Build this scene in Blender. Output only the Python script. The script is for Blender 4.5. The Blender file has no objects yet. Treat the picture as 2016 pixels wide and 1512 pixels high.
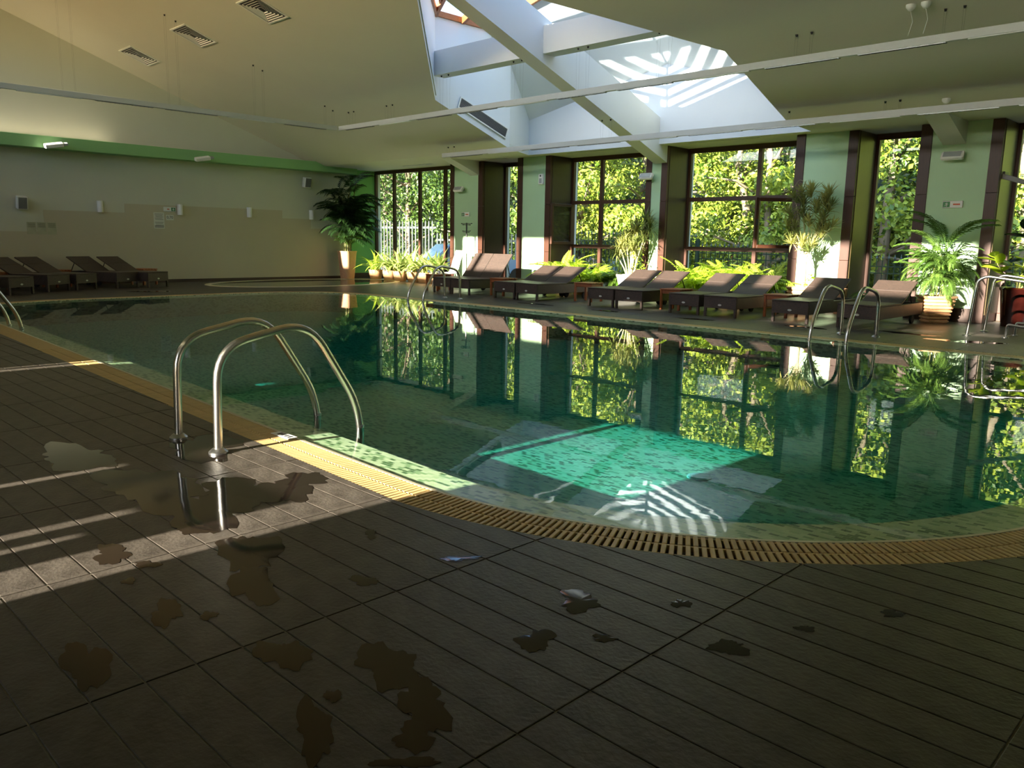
import bpy, math, random
from mathutils import Vector, Matrix
R = random.Random(7)
PI = math.pi
SC = bpy.context.scene
COL = SC.collection

# ------------------------------------------------------------------ camera, sky, sun, exposure
CAM_Z = 1.25
def make_camera():
    pitch, roll, yaw = .175330, .017346, -.778447
    cy, sy, cp, sp = math.cos(yaw), math.sin(yaw), math.cos(pitch), math.sin(pitch)
    fwd = Vector((sy*cp, cy*cp, -sp)); right = Vector((cy, -sy, 0)); up = right.cross(fwd)
    cr, sr = math.cos(roll), math.sin(roll)
    r2 = cr*right + sr*up; u2 = -sr*right + cr*up
    cd = bpy.data.cameras.new('camera'); cam = bpy.data.objects.new('camera', cd)
    COL.objects.link(cam)
    m = Matrix((( r2.x, u2.x, -fwd.x, 0), (r2.y, u2.y, -fwd.y, 0), (r2.z, u2.z, -fwd.z, CAM_Z), (0, 0, 0, 1)))
    cam.matrix_world = m
    cd.sensor_fit = 'HORIZONTAL'; cd.sensor_width = 36; cd.lens = 1587.75/2016*36
    cd.clip_start = .05; cd.clip_end = 500
    SC.camera = cam
make_camera()

SUN_EL = math.atan(.287)
world = bpy.data.worlds.new('sky'); SC.world = world; world.use_nodes = True
wn = world.node_tree; wn.nodes.clear()
sky = wn.nodes.new('ShaderNodeTexSky'); sky.sky_type = 'NISHITA'; sky.sun_disc = False
sky.sun_elevation = math.radians(20); sky.sun_rotation = PI; sky.air_density = 1.0; sky.dust_density = .6; sky.ozone_density = 1.5
bg = wn.nodes.new('ShaderNodeBackground'); bg.inputs['Strength'].default_value = .46
wo = wn.nodes.new('ShaderNodeOutputWorld')
wn.links.new(sky.outputs[0], bg.inputs[0]); wn.links.new(bg.outputs[0], wo.inputs[0])

sl = bpy.data.lights.new('sun', 'SUN'); sl.energy = 17.0; sl.angle = math.radians(.53); sl.color = (1.0, .91, .75)
sun = bpy.data.objects.new('sun', sl); COL.objects.link(sun)
sun.rotation_euler = Vector((0, math.cos(SUN_EL), -math.sin(SUN_EL))).to_track_quat('-Z', 'Y').to_euler()

SC.view_settings.view_transform = 'Standard'; SC.view_settings.look = 'None'
SC.view_settings.gamma = 1; SC.view_settings.use_curve_mapping = False
SC.view_settings.exposure = 1.15
cy_ = SC.cycles
cy_.use_denoising = True
cy_.use_adaptive_sampling = True; cy_.adaptive_threshold = .025
cy_.max_bounces = 9; cy_.diffuse_bounces = 4; cy_.glossy_bounces = 5; cy_.transparent_max_bounces = 24; cy_.transmission_bounces = 4
cy_.sample_clamp_indirect = 6; cy_.caustics_reflective = False; cy_.caustics_refractive = False

# ------------------------------------------------------------------ materials
def lin(r, g, b):
    f = lambda c: (c/255/12.92) if c/255 <= .04045 else ((c/255+.055)/1.055)**2.4
    return (f(r), f(g), f(b), 1)
MATS = {}
def nodes(name):
    m = bpy.data.materials.new(name); m.use_nodes = True
    nt = m.node_tree; nt.nodes.clear()
    out = nt.nodes.new('ShaderNodeOutputMaterial'); MATS[name] = m
    return m, nt, out
def N(nt, t, **kw):
    n = nt.nodes.new(t)
    for k, v in kw.items(): setattr(n, k, v)
    return n
def coords(nt, scale=(1, 1, 1), kind='Object'):
    tc = N(nt, 'ShaderNodeTexCoord'); mp = N(nt, 'ShaderNodeMapping')
    mp.inputs['Scale'].default_value = scale
    nt.links.new(tc.outputs[kind], mp.inputs[0]); return mp.outputs[0]
def mat(name, col, rough=.5, metal=0, spec=.5, noise=None, bump=None, col2=None, objrand=0, coat=0):
    """noise=(scale, amount) colour mottling; bump=(scale, strength)"""
    m, nt, out = nodes(name); L = nt.links.new
    b = N(nt, 'ShaderNodeBsdfPrincipled')
    b.inputs['Base Color'].default_value = col; b.inputs['Roughness'].default_value = rough
    b.inputs['Metallic'].default_value = metal; b.inputs['Specular IOR Level'].default_value = spec
    b.inputs['Coat Weight'].default_value = coat
    if noise:
        nz = N(nt, 'ShaderNodeTexNoise'); nz.inputs['Scale'].default_value = noise[0]; nz.inputs['Detail'].default_value = 6
        L(coords(nt, noise[2] if len(noise) > 2 else (1, 1, 1)), nz.inputs['Vector'])
        rp = N(nt, 'ShaderNodeValToRGB'); a = noise[1]
        c2 = col2 or tuple(list(Vector(col[:3])*(1-a))+[1])
        rp.color_ramp.elements[0].position = .3; rp.color_ramp.elements[1].position = .72
        rp.color_ramp.elements[0].color = c2; rp.color_ramp.elements[1].color = col
        L(nz.outputs['Fac'], rp.inputs[0]); last = rp.outputs[0]
        if objrand:
            oi = N(nt, 'ShaderNodeObjectInfo'); mr = N(nt, 'ShaderNodeMapRange')
            mr.inputs['To Min'].default_value = 1-objrand; mr.inputs['To Max'].default_value = 1+objrand
            L(oi.outputs['Random'], mr.inputs['Value'])
            mx = N(nt, 'ShaderNodeVectorMath', operation='SCALE'); L(last, mx.inputs[0]); L(mr.outputs[0], mx.inputs['Scale']); last = mx.outputs[0]
        L(last, b.inputs['Base Color'])
    if bump:
        nz = N(nt, 'ShaderNodeTexNoise'); nz.inputs['Scale'].default_value = bump[0]; nz.inputs['Detail'].default_value = 4
        L(coords(nt), nz.inputs['Vector'])
        bp = N(nt, 'ShaderNodeBump'); bp.inputs['Strength'].default_value = bump[1]; bp.inputs['Distance'].default_value = .01
        L(nz.outputs['Fac'], bp.inputs['Height']); L(bp.outputs[0], b.inputs['Normal'])
    L(b.outputs[0], out.inputs[0]); return m
def leafmat(name, c1, c2, rough=.45, trans=.35, island=True):
    m, nt, out = nodes(name); L = nt.links.new
    if island: g = N(nt, 'ShaderNodeNewGeometry'); src = g.outputs['Random Per Island']
    else: g = N(nt, 'ShaderNodeObjectInfo'); src = g.outputs['Random']
    rp = N(nt, 'ShaderNodeValToRGB'); rp.color_ramp.elements[0].color = c1; rp.color_ramp.elements[1].color = c2
    L(src, rp.inputs[0])
    b = N(nt, 'ShaderNodeBsdfPrincipled'); b.inputs['Roughness'].default_value = rough
    t = N(nt, 'ShaderNodeBsdfTranslucent'); mx = N(nt, 'ShaderNodeMixShader'); mx.inputs[0].default_value = trans
    L(rp.outputs[0], b.inputs['Base Color']); L(rp.outputs[0], t.inputs[0])
    L(b.outputs[0], mx.inputs[1]); L(t.outputs[0], mx.inputs[2]); L(mx.outputs[0], out.inputs[0]); return m
def fresnel(nt, ior):
    """the same reflectance on both faces of an unrefracting pane"""
    fr = N(nt, 'ShaderNodeFresnel'); g = N(nt, 'ShaderNodeNewGeometry'); mr = N(nt, 'ShaderNodeMapRange')
    mr.inputs['To Min'].default_value = ior; mr.inputs['To Max'].default_value = 1/ior
    nt.links.new(g.outputs['Backfacing'], mr.inputs['Value']); nt.links.new(mr.outputs[0], fr.inputs[0]); return fr
def glassmat(name, tint, ior=1.45, rough=0):
    m, nt, out = nodes(name); L = nt.links.new
    fr = fresnel(nt, ior)
    tr = N(nt, 'ShaderNodeBsdfTransparent'); tr.inputs[0].default_value = tint
    gl = N(nt, 'ShaderNodeBsdfGlossy'); gl.inputs['Roughness'].default_value = rough
    mx = N(nt, 'ShaderNodeMixShader'); L(fr.outputs[0], mx.inputs[0]); L(tr.outputs[0], mx.inputs[1]); L(gl.outputs[0], mx.inputs[2])
    L(mx.outputs[0], out.inputs[0]); return m

mat('white_paint', lin(226, 226, 220), .7, noise=(1.2, .04), bump=(60, .05))
mat('ceiling_paint', lin(222, 218, 200), .75, noise=(.8, .04), bump=(40, .04))
mat('shaft_paint', lin(228, 232, 234), .7, noise=(.7, .05))
mat('green_paint', lin(186, 220, 178), .55, noise=(1.5, .05), bump=(50, .05))
mat('bulkhead_green', lin(140, 190, 128), .6, noise=(1.5, .05))
mat('corner_green', lin(120, 186, 110), .6, noise=(1.5, .05))
mat('wall_grey', lin(206, 206, 188), .75, noise=(.9, .05), bump=(120, .15))
mat('wall_beige', lin(196, 188, 162), .8, noise=(.9, .06), bump=(120, .2))
mat('brown_frame', lin(74, 43, 29), .42, noise=(6, .35, (14, 14, 1)), objrand=.08)
mat('brown_panel_reflect', lin(84, 68, 30), .33, noise=(5, .3, (16, 16, 1)))  # olive tone puts the trees' reflection into the brown
mat('dark_brown_panel', lin(62, 44, 30), .38, noise=(5, .3, (16, 16, 1)))
mat('baseboard_brown', lin(64, 42, 32), .45, noise=(8, .3))
mat('deck_tile', lin(84, 78, 71), .42, noise=(9, .42), bump=(55, .25), col2=lin(55, 50, 45), spec=.32, objrand=.12)
mat('deck_grout', lin(128, 120, 102), .8, noise=(30, .4))
mat('wet', lin(27, 21, 18), .06, spec=.2)
mat('grate_plastic', lin(206, 176, 122), .45, noise=(20, .15), objrand=.06)
mat('rim_tile', lin(206, 196, 168), .4, noise=(10, .1))
mat('channel_dark', lin(40, 34, 28), .8, noise=(12, .3))
mat('steel', (.66, .64, .60, 1), .26, metal=1, bump=(90, .02))
mat('wire_grey', lin(112, 106, 92), .6, noise=(5, .1))
mat('steel_dull', (.5, .5, .5, 1), .32, metal=1, noise=(15, .15))
mat('aluminium', lin(205, 205, 198), .4, metal=0, noise=(6, .04))
mat('lamp_diffuser', lin(226, 226, 220), .3, noise=(4, .03))
mat('louvre', lin(150, 150, 146), .3, metal=.7, noise=(8, .1))
mat('white_plastic', lin(232, 232, 226), .35, noise=(5, .03))
mat('grey_plastic', lin(120, 122, 122), .4, noise=(5, .1))
mat('dark_plastic', lin(28, 28, 28), .4, noise=(5, .2))
mat('lens_plastic', lin(170, 176, 176), .12, noise=(5, .1))
mat('paper', lin(214, 216, 204), .6, noise=(4, .05))
mat('ink', lin(36, 36, 34), .6, noise=(5, .1))
mat('sign_green', lin(60, 130, 70), .5, noise=(5, .1))
mat('sign_red', lin(214, 90, 40), .5, noise=(5, .1))
mat('poster_film', lin(190, 190, 160), .12, noise=(3, .2))
mat('teak', lin(158, 88, 46), .45, noise=(7, .35, (2, 14, 14)), objrand=.12)
mat('orange_wood', lin(176, 112, 66), .45, noise=(6, .3, (3, 3, 14)))
mat('terracotta', lin(196, 150, 118), .65, noise=(14, .15), bump=(60, .1))
mat('ribbed_clay', lin(206, 160, 118), .6, noise=(14, .15), bump=(60, .1))
mat('white_pot', lin(236, 232, 222), .5, noise=(5, .04))
mat('red_glaze', lin(50, 17, 13), .15, noise=(5, .7), coat=.4)
mat('soil', lin(44, 34, 26), .95, noise=(30, .5), bump=(50, .6))
mat('bark', lin(118, 98, 78), .85, noise=(9, .4, (4, 4, 1)), bump=(30, .6))
mat('tree_bark', lin(150, 132, 112), .85, noise=(5, .45, (3, 3, .6)), bump=(20, .6))
mat('cane', lin(150, 150, 84), .6, noise=(12, .25))
mat('pale_stem', lin(190, 182, 140), .6, noise=(12, .2))
mat('fence_metal', lin(30, 58, 46), .45, noise=(8, .2))
mat('white_fence', lin(84, 90, 88), .6, noise=(4, .1))
mat('asphalt', lin(120, 116, 106), .9, noise=(6, .25))
mat('hill_soil', lin(64, 74, 34), .95, noise=(1.6, .6), col2=lin(22, 32, 14))
mat('car_blue', lin(120, 150, 188), .2, coat=.6, noise=(2, .03))
mat('car_red', lin(176, 60, 48), .2, coat=.6, noise=(2, .03))
mat('rubber', lin(22, 22, 22), .7, noise=(8, .2))
leafmat('palm_leaf', lin(58, 92, 36), lin(112, 146, 62), island=False)
leafmat('dark_palm_leaf', lin(26, 50, 22), lin(48, 78, 34), trans=.2, island=False)
leafmat('fern_leaf', lin(156, 192, 42), lin(212, 228, 92), island=False)
leafmat('dark_fern_leaf', lin(84, 128, 36), lin(130, 166, 60), island=False)
leafmat('lily_leaf', lin(110, 146, 60), lin(216, 222, 140), island=False)
leafmat('dracaena_leaf', lin(112, 128, 66), lin(186, 184, 106), island=False)
leafmat('rubber_leaf', lin(140, 176, 30), lin(188, 206, 60), rough=.25, island=False)
leafmat('dark_rubber_leaf', lin(28, 52, 26), lin(48, 76, 36), rough=.2, trans=.1, island=False)
leafmat('bromeliad_leaf', lin(90, 46, 34), lin(130, 70, 44), island=False)
leafmat('tree_leaf', lin(64, 96, 26), lin(184, 194, 74), trans=.16)
leafmat('tree_leaf_dark', lin(24, 48, 16), lin(96, 122, 46), trans=.14)  # leftmost trees take these darkened greens in place of shade
glassmat('window_glass', (.93, .97, .95, 1))
glassmat('roof_glass', (.90, .96, 1.0, 1))
glassmat('car_glass', (.18, .2, .22, 1))

def weave():
    m, nt, out = nodes('rattan'); L = nt.links.new
    b = N(nt, 'ShaderNodeBsdfPrincipled'); b.inputs['Roughness'].default_value = .5
    br = N(nt, 'ShaderNodeTexBrick'); br.offset = .5
    br.inputs['Color1'].default_value = lin(88, 71, 62); br.inputs['Color2'].default_value = lin(66, 54, 49); br.inputs['Mortar'].default_value = lin(30, 25, 22)
    br.inputs['Scale'].default_value = 1; br.inputs['Mortar Size'].default_value = .0016; br.inputs['Mortar Smooth'].default_value = .6
    br.inputs['Brick Width'].default_value = .022; br.inputs['Row Height'].default_value = .011
    tc = N(nt, 'ShaderNodeTexCoord'); sx = N(nt, 'ShaderNodeSeparateXYZ'); ad = N(nt, 'ShaderNodeMath', operation='ADD'); cx = N(nt, 'ShaderNodeCombineXYZ')
    L(tc.outputs['Object'], sx.inputs[0]); L(sx.outputs['Y'], ad.inputs[0]); L(sx.outputs['Z'], ad.inputs[1])
    L(sx.outputs['X'], cx.inputs['X']); L(ad.outputs[0], cx.inputs['Y']); L(cx.outputs[0], br.inputs['Vector'])
    bp = N(nt, 'ShaderNodeBump'); bp.inputs['Strength'].default_value = .5; bp.inputs['Distance'].default_value = .004; bp.invert = True
    L(br.outputs['Fac'], bp.inputs['Height']); L(bp.outputs[0], b.inputs['Normal']); L(br.outputs['Color'], b.inputs['Base Color']); L(b.outputs[0], out.inputs[0])
weave()
def mosaic(name='mosaic', wall=False):
    m, nt, out = nodes(name); L = nt.links.new
    b = N(nt, 'ShaderNodeBsdfPrincipled'); b.inputs['Roughness'].default_value = .3
    br = N(nt, 'ShaderNodeTexBrick'); br.offset = .5; br.inputs['Scale'].default_value = 1
    br.inputs['Color1'].default_value = (0, 0, 0, 1); br.inputs['Color2'].default_value = (1, 1, 1, 1); br.inputs['Mortar'].default_value = (.5, .5, .5, 1)
    br.inputs['Mortar Size'].default_value = .0012; br.inputs['Brick Width'].default_value = .05; br.inputs['Row Height'].default_value = .025
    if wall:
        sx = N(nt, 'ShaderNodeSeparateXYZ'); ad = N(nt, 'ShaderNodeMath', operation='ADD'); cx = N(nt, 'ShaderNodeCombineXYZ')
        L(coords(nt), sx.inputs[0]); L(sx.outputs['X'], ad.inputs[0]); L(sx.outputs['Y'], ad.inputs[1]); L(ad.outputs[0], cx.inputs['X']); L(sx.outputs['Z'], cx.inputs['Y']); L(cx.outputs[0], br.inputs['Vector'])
    else: L(coords(nt), br.inputs['Vector'])
    rp = N(nt, 'ShaderNodeValToRGB'); rp.color_ramp.interpolation = 'CONSTANT'
    e = rp.color_ramp.elements; e[0].position = 0; e[0].color = lin(74, 112, 66); e[1].position = .17; e[1].color = lin(132, 166, 116)
    for p, c in ((.34, lin(186, 204, 162)), (.7, lin(200, 214, 176)), (.9, lin(172, 196, 150))):
        k = e.new(p); k.color = c
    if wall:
        for k in e: k.color = tuple(list(Vector(k.color[:3])*.35)+[1])  # palette darkened in place of light the deep water absorbs
    L(br.outputs['Color'], rp.inputs[0])
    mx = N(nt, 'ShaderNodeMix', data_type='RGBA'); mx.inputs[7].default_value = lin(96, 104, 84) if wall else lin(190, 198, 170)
    L(br.outputs['Fac'], mx.inputs[0]); L(rp.outputs[0], mx.inputs[6]); L(mx.outputs[2], b.inputs['Base Color']); L(b.outputs[0], out.inputs[0])
mosaic(); mosaic('mosaic_wall_dim', True)
def water():
    m, nt, out = nodes('pool_water'); L = nt.links.new
    fr = fresnel(nt, 1.33)
    tr = N(nt, 'ShaderNodeBsdfTransparent'); tr.inputs[0].default_value = (.97, 1, .98, 1)
    gl = N(nt, 'ShaderNodeBsdfGlossy'); gl.inputs['Roughness'].default_value = .0
    nz = N(nt, 'ShaderNodeTexNoise'); nz.inputs['Scale'].default_value = 5; nz.inputs['Detail'].default_value = 2; L(coords(nt), nz.inputs['Vector'])
    bp = N(nt, 'ShaderNodeBump'); bp.inputs['Strength'].default_value = .035; bp.inputs['Distance'].default_value = .01
    L(nz.outputs['Fac'], bp.inputs['Height']); L(bp.outputs[0], gl.inputs['Normal']); L(bp.outputs[0], fr.inputs['Normal'])
    mx = N(nt, 'ShaderNodeMixShader'); L(fr.outputs[0], mx.inputs[0]); L(tr.outputs[0], mx.inputs[1]); L(gl.outputs[0], mx.inputs[2]); L(mx.outputs[0], out.inputs['Surface'])
    va = N(nt, 'ShaderNodeVolumeAbsorption'); va.inputs['Color'].default_value = (.12, .74, .80, 1); va.inputs['Density'].default_value = 1.15
    L(va.outputs[0], out.inputs['Volume'])
water()

# ------------------------------------------------------------------ mesh helpers
class MB:
    def __init__(s): s.v = []; s.f = []
    def add(s, vs, fs):
        o = len(s.v); s.v += [tuple(p) for p in vs]; s.f += [tuple(o+i for i in f) for f in fs]; return s
    def box(s, x0, x1, y0, y1, z0, z1, M=None):
        vs = [Vector(p) for p in ((x0,y0,z0),(x1,y0,z0),(x1,y1,z0),(x0,y1,z0),(x0,y0,z1),(x1,y0,z1),(x1,y1,z1),(x0,y1,z1))]
        if M: vs = [M @ p for p in vs]
        return s.add(vs, [(0,3,2,1),(4,5,6,7),(0,1,5,4),(1,2,6,5),(2,3,7,6),(3,0,4,7)])
    def cbox(s, x0, x1, y0, y1, z0, z1, b, M=None):
        """box with chamfered edges"""
        xs, ys, zs = (x0, x1), (y0, y1), (z0, z1); vs = []; idx = {}
        for i in (0, 1):
            for j in (0, 1):
                for k in (0, 1):
                    for a in range(3):
                        p = [xs[i], ys[j], zs[k]]; sg = (1-2*i, 1-2*j, 1-2*k)
                        for c in range(3):
                            if c != a: p[c] += sg[c]*b
                        idx[i, j, k, a] = len(vs); vs.append(Vector(p))
        fs = []
        q = lambda a, l: fs.append(tuple(idx[t+(a,)] for t in l))
        q(0, [(0,0,0),(0,0,1),(0,1,1),(0,1,0)]); q(0, [(1,0,0),(1,1,0),(1,1,1),(1,0,1)])
        q(1, [(0,0,0),(1,0,0),(1,0,1),(0,0,1)]); q(1, [(0,1,0),(0,1,1),(1,1,1),(1,1,0)])
        q(2, [(0,0,0),(0,1,0),(1,1,0),(1,0,0)]); q(2, [(0,0,1),(1,0,1),(1,1,1),(0,1,1)])
        for a in range(3):
            o = [c for c in range(3) if c != a]
            for u in (0, 1):
                for w in (0, 1):
                    def k(e, nrm):
                        t = [0,0,0]; t[a] = e; t[o[0]] = u; t[o[1]] = w; return idx[tuple(t)+(nrm,)]
                    fs.append((k(0,o[0]), k(1,o[0]), k(1,o[1]), k(0,o[1])))
        for i in (0,1):
            for j in (0,1):
                for k2 in (0,1): fs.append(tuple(idx[i,j,k2,a] for a in range(3)))
        if M: vs = [M @ p for p in vs]
        return s.add(vs, fs)
    def tube(s, path, r, n=8, caps=True):
        P = [Vector(p) for p in path]; rs = r if isinstance(r, (list, tuple)) else [r]*len(P)
        vs = []; prev = None
        for i, p in enumerate(P):
            t = (P[min(i+1, len(P)-1)] - P[max(i-1, 0)]).normalized()
            if prev is None:
                a = Vector((0,0,1)) if abs(t.z) < .9 else Vector((1,0,0)); u = t.cross(a).normalized()
            else: u = (prev - t*prev.dot(t)).normalized()
            prev = u; w = t.cross(u)
            for k in range(n):
                an = 2*PI*k/n; vs.append(p + rs[i]*(math.cos(an)*u + math.sin(an)*w))
        fs = [(i*n+k, i*n+(k+1) % n, (i+1)*n+(k+1) % n, (i+1)*n+k) for i in range(len(P)-1) for k in range(n)]
        if caps: fs += [tuple(range(n-1, -1, -1)), tuple((len(P)-1)*n+k for k in range(n))]
        return s.add(vs, fs)
    def lathe(s, prof, n=24, sq=0, c=(0,0,0), rot=0):
        """prof: (r, z); sq = 1 gives a square plan"""
        vs = []
        for r, z in prof:
            for k in range(n):
                an = 2*PI*k/n + rot; ca, sa = math.cos(an), math.sin(an)
                m = 1
                if sq: m = 1/((abs(math.cos(an-rot))**sq + abs(math.sin(an-rot))**sq)**(1/sq))
                vs.append((c[0]+r*m*ca, c[1]+r*m*sa, c[2]+z))
        fs = [(i*n+k, i*n+(k+1) % n, (i+1)*n+(k+1) % n, (i+1)*n+k) for i in range(len(prof)-1) for k in range(n)]
        fs += [tuple(range(n-1, -1, -1)), tuple((len(prof)-1)*n+k for k in range(n))]
        return s.add(vs, fs)
    def prism(s, poly, z0, z1):
        n = len(poly)
        vs = [(x, y, z0) for x, y in poly] + [(x, y, z1) for x, y in poly]
        return s.add(vs, [tuple(range(n-1, -1, -1)), tuple(range(n, 2*n))] + [(i, (i+1) % n, n+(i+1) % n, n+i) for i in range(n)])
    def mesh(s, name):
        me = bpy.data.meshes.new(name); me.from_pydata(s.v, [], s.f); me.update(); return me
    def build(s, name, m, parent=None, smooth=False, kind=None, label=None):
        me = s.mesh(name); me.materials.append(MATS[m])
        if smooth: smooth_mesh(me)
        return put(name, me, parent, kind=kind, label=label)
def smooth_mesh(me, ang=40):
    me.polygons.foreach_set('use_smooth', [True]*len(me.polygons))
    try: me.set_sharp_from_angle(angle=math.radians(ang))
    except Exception: pass
def put(name, me, parent=None, loc=None, rot=None, scale=None, kind=None, label=None):
    o = bpy.data.objects.new(name, me); COL.objects.link(o)
    if parent: o.parent = parent
    if loc: o.location = loc
    if rot: o.rotation_euler = rot
    if scale: o.scale = scale if isinstance(scale, (tuple, list)) else (scale,)*3
    if kind: o['kind'] = kind
    if label: o['label'] = label
    return o
def thing(name, label, cat, loc=(0,0,0), rotz=0, group=None):
    o = bpy.data.objects.new(name, None); COL.objects.link(o); o.empty_display_size = .1
    o.location = loc; o.rotation_euler = (0, 0, rotz); o['label'] = label; o['category'] = cat
    if group: o['group'] = group
    return o
def struct(name, loc=(0,0,0)):
    o = bpy.data.objects.new(name, None); COL.objects.link(o); o.location = loc; o['kind'] = 'structure'; o.empty_display_size = .1; return o
def tag(o, label, cat, group=None):
    o['label'] = label; o['category'] = cat
    if group: o['group'] = group
    return o
def dup(root, label=None, loc=None, rotz=None):
    r = root.copy(); COL.objects.link(r)
    if label: r['label'] = label
    if loc: r.location = loc
    if rotz is not None: r.rotation_euler = (0, 0, rotz)
    for ch in list(root.children):
        c = ch.copy(); COL.objects.link(c); c.parent = r
        for g in list(ch.children):
            d = g.copy(); COL.objects.link(d); d.parent = c
    return r
def rnd(path, r, n=5):
    """round the corners of a polyline"""
    P = [Vector(p) for p in path]; out = [P[0]]
    for i in range(1, len(P)-1):
        a, b, c = P[i-1], P[i], P[i+1]
        d1 = (a-b); d2 = (c-b); k = min(r, d1.length*.49, d2.length*.49)
        p0 = b + d1.normalized()*k; p1 = b + d2.normalized()*k
        for t in range(n+1):
            u = t/n; out.append((1-u)**2*p0 + 2*u*(1-u)*b + u*u*p1)
    return out + [P[-1]]
def text_mesh(txt, size, name):
    cu = bpy.data.curves.new(name, 'FONT'); cu.body = txt; cu.size = size; cu.align_x = 'CENTER'; cu.align_y = 'CENTER'; cu.extrude = .0004
    o = bpy.data.objects.new(name, cu); COL.objects.link(o); bpy.context.view_layer.update()
    me = bpy.data.meshes.new_from_object(o.evaluated_get(bpy.context.evaluated_depsgraph_get()))
    COL.objects.unlink(o); bpy.data.objects.remove(o); return me

# ------------------------------------------------------------------ pool outline (plan)
def pool_outline():
    pts = []
    for i in range(0, 33):                                     # near right corner, radius 2.56
        t = math.radians(90*i/32); pts.append((-3.2 + 2.56*math.sin(t), 2.55 + 2.56*(1-math.cos(t))))
    pts += [(-.64, 6.0), (-.64, 7.2), (-.64, 8.4)]
    def bez(a, b, c, n): return [((1-t)**2*a[0]+2*t*(1-t)*b[0]+t*t*c[0], (1-t)**2*a[1]+2*t*(1-t)*b[1]+t*t*c[1]) for t in [k/n for k in range(n+1)]]
    pts += bez((-.64, 8.9), (-.64, 10.87), (-2.6, 10.85), 14)
    pts += [(-4.2-1.4*k, 10.835-.014*k) for k in range(8)]
    pts += bez((-15.0, 10.72), (-16.95, 10.70), (-17.02, 8.9), 14)
    pts += [(-17.0, 7.6), (-16.96, 6.4)]
    pts += bez((-16.93, 5.4), (-16.9, 3.12), (-14.9, 3.04), 12)
    pts += [(-13.6+1.3*k, 2.987-.0546*k) for k in range(8)]
    return pts
INNER = pool_outline()
def offset(poly, d):
    n = len(poly); out = []
    for i in range(n):
        a, b, c = Vector(poly[i-1]), Vector(poly[i]), Vector(poly[(i+1) % n])
        t = ((b-a).normalized() + (c-b).normalized()).normalized()
        out.append((b.x + t.y*d, b.y - t.x*d))
    return out
OUTER = offset(INNER, .272)
WADE = []
for k in range(40):
    t = 2*PI*k/40; x, y = 1.75*math.cos(t), 3.0*math.sin(t)
    a = math.radians(4); WADE.append((-20.1 + x*math.cos(a) - y*math.sin(a), 12.2 + x*math.sin(a) + y*math.cos(a)))

def clip(poly, a, b, keep_left):
    out = []
    def sd(p): return ((b[0]-a[0])*(p[1]-a[1]) - (b[1]-a[1])*(p[0]-a[0])) * (1 if keep_left else -1)
    for i in range(len(poly)):
        p, q = poly[i-1], poly[i]; s0, s1 = sd(p), sd(q)
        if (s0 >= 0) != (s1 >= 0):
            t = s0/(s0-s1); out.append((p[0]+t*(q[0]-p[0]), p[1]+t*(q[1]-p[1])))
        if s1 >= 0: out.append(q)
    return out
def inside(poly, p):
    c = False; n = len(poly)
    for i in range(n):
        x0, y0 = poly[i-1]; x1, y1 = poly[i]
        if (y0 > p[1]) != (y1 > p[1]) and p[0] < (x1-x0)*(p[1]-y0)/(y1-y0)+x0: c = not c
    return c
def area(p): return abs(sum(p[i-1][0]*p[i][1]-p[i][0]*p[i-1][1] for i in range(len(p))))/2
def subtract(rect, convex):
    """rect minus a convex counter-clockwise polygon, as a list of convex pieces"""
    rest = rect; out = []
    for i in range(len(convex)):
        a, b = convex[i-1], convex[i]
        o = clip(rest, a, b, False)
        if len(o) > 2 and area(o) > 1e-5: out.append(o)
        rest = clip(rest, a, b, True)
        if len(rest) < 3 or area(rest) < 1e-6: return out
    return out
def seen_size(x, y):
    """rough apparent size on the floor plan from the camera; 0 outside the field of view"""
    d = math.hypot(x, y); az = math.degrees(math.atan2(x, y)) + 44.6
    if abs(az) > 36 or d < .9: return 0
    return 1/(d*d*d)

# ------------------------------------------------------------------ floor: slab, plank tiles, wet patches
XW0, XW1, YN, YF = -22.0, 5.0, -2.0, 16.4
CX, CY = -9.0, 6.8
def ray_poly(poly, a):
    dx, dy = math.cos(a), math.sin(a); best = 0
    for i in range(len(poly)):
        (x0, y0), (x1, y1) = poly[i-1], poly[i]; ex, ey = x1-x0, y1-y0
        den = dx*ey - dy*ex
        if abs(den) < 1e-12: continue
        t = ((x0-CX)*ey - (y0-CY)*ex)/den; u = ((x0-CX)*dy - (y0-CY)*dx)/den
        if t > 0 and -1e-9 <= u <= 1+1e-9: best = max(best, t)
    return (CX+best*dx, CY+best*dy)
RECT = [(XW0, YN), (XW1, YN), (XW1, YF), (XW0, YF)]
angs = sorted(math.atan2(y-CY, x-CX) for x, y in OUTER + RECT)
ri = [ray_poly(OUTER, a) for a in angs]; ro = [ray_poly(RECT, a) for a in angs]; n = len(angs)
m = MB(); m.add([(x, y, -.004) for x, y in ri] + [(x, y, -.004) for x, y in ro] + [(x, y, -.14) for x, y in ri],
                [(i, n+i, n+(i+1) % n, (i+1) % n) for i in range(n)] + [(2*n+i, i, (i+1) % n, 2*n+(i+1) % n) for i in range(n)])
FLOOR = m.build('floor', 'deck_grout', kind='structure')

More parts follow.
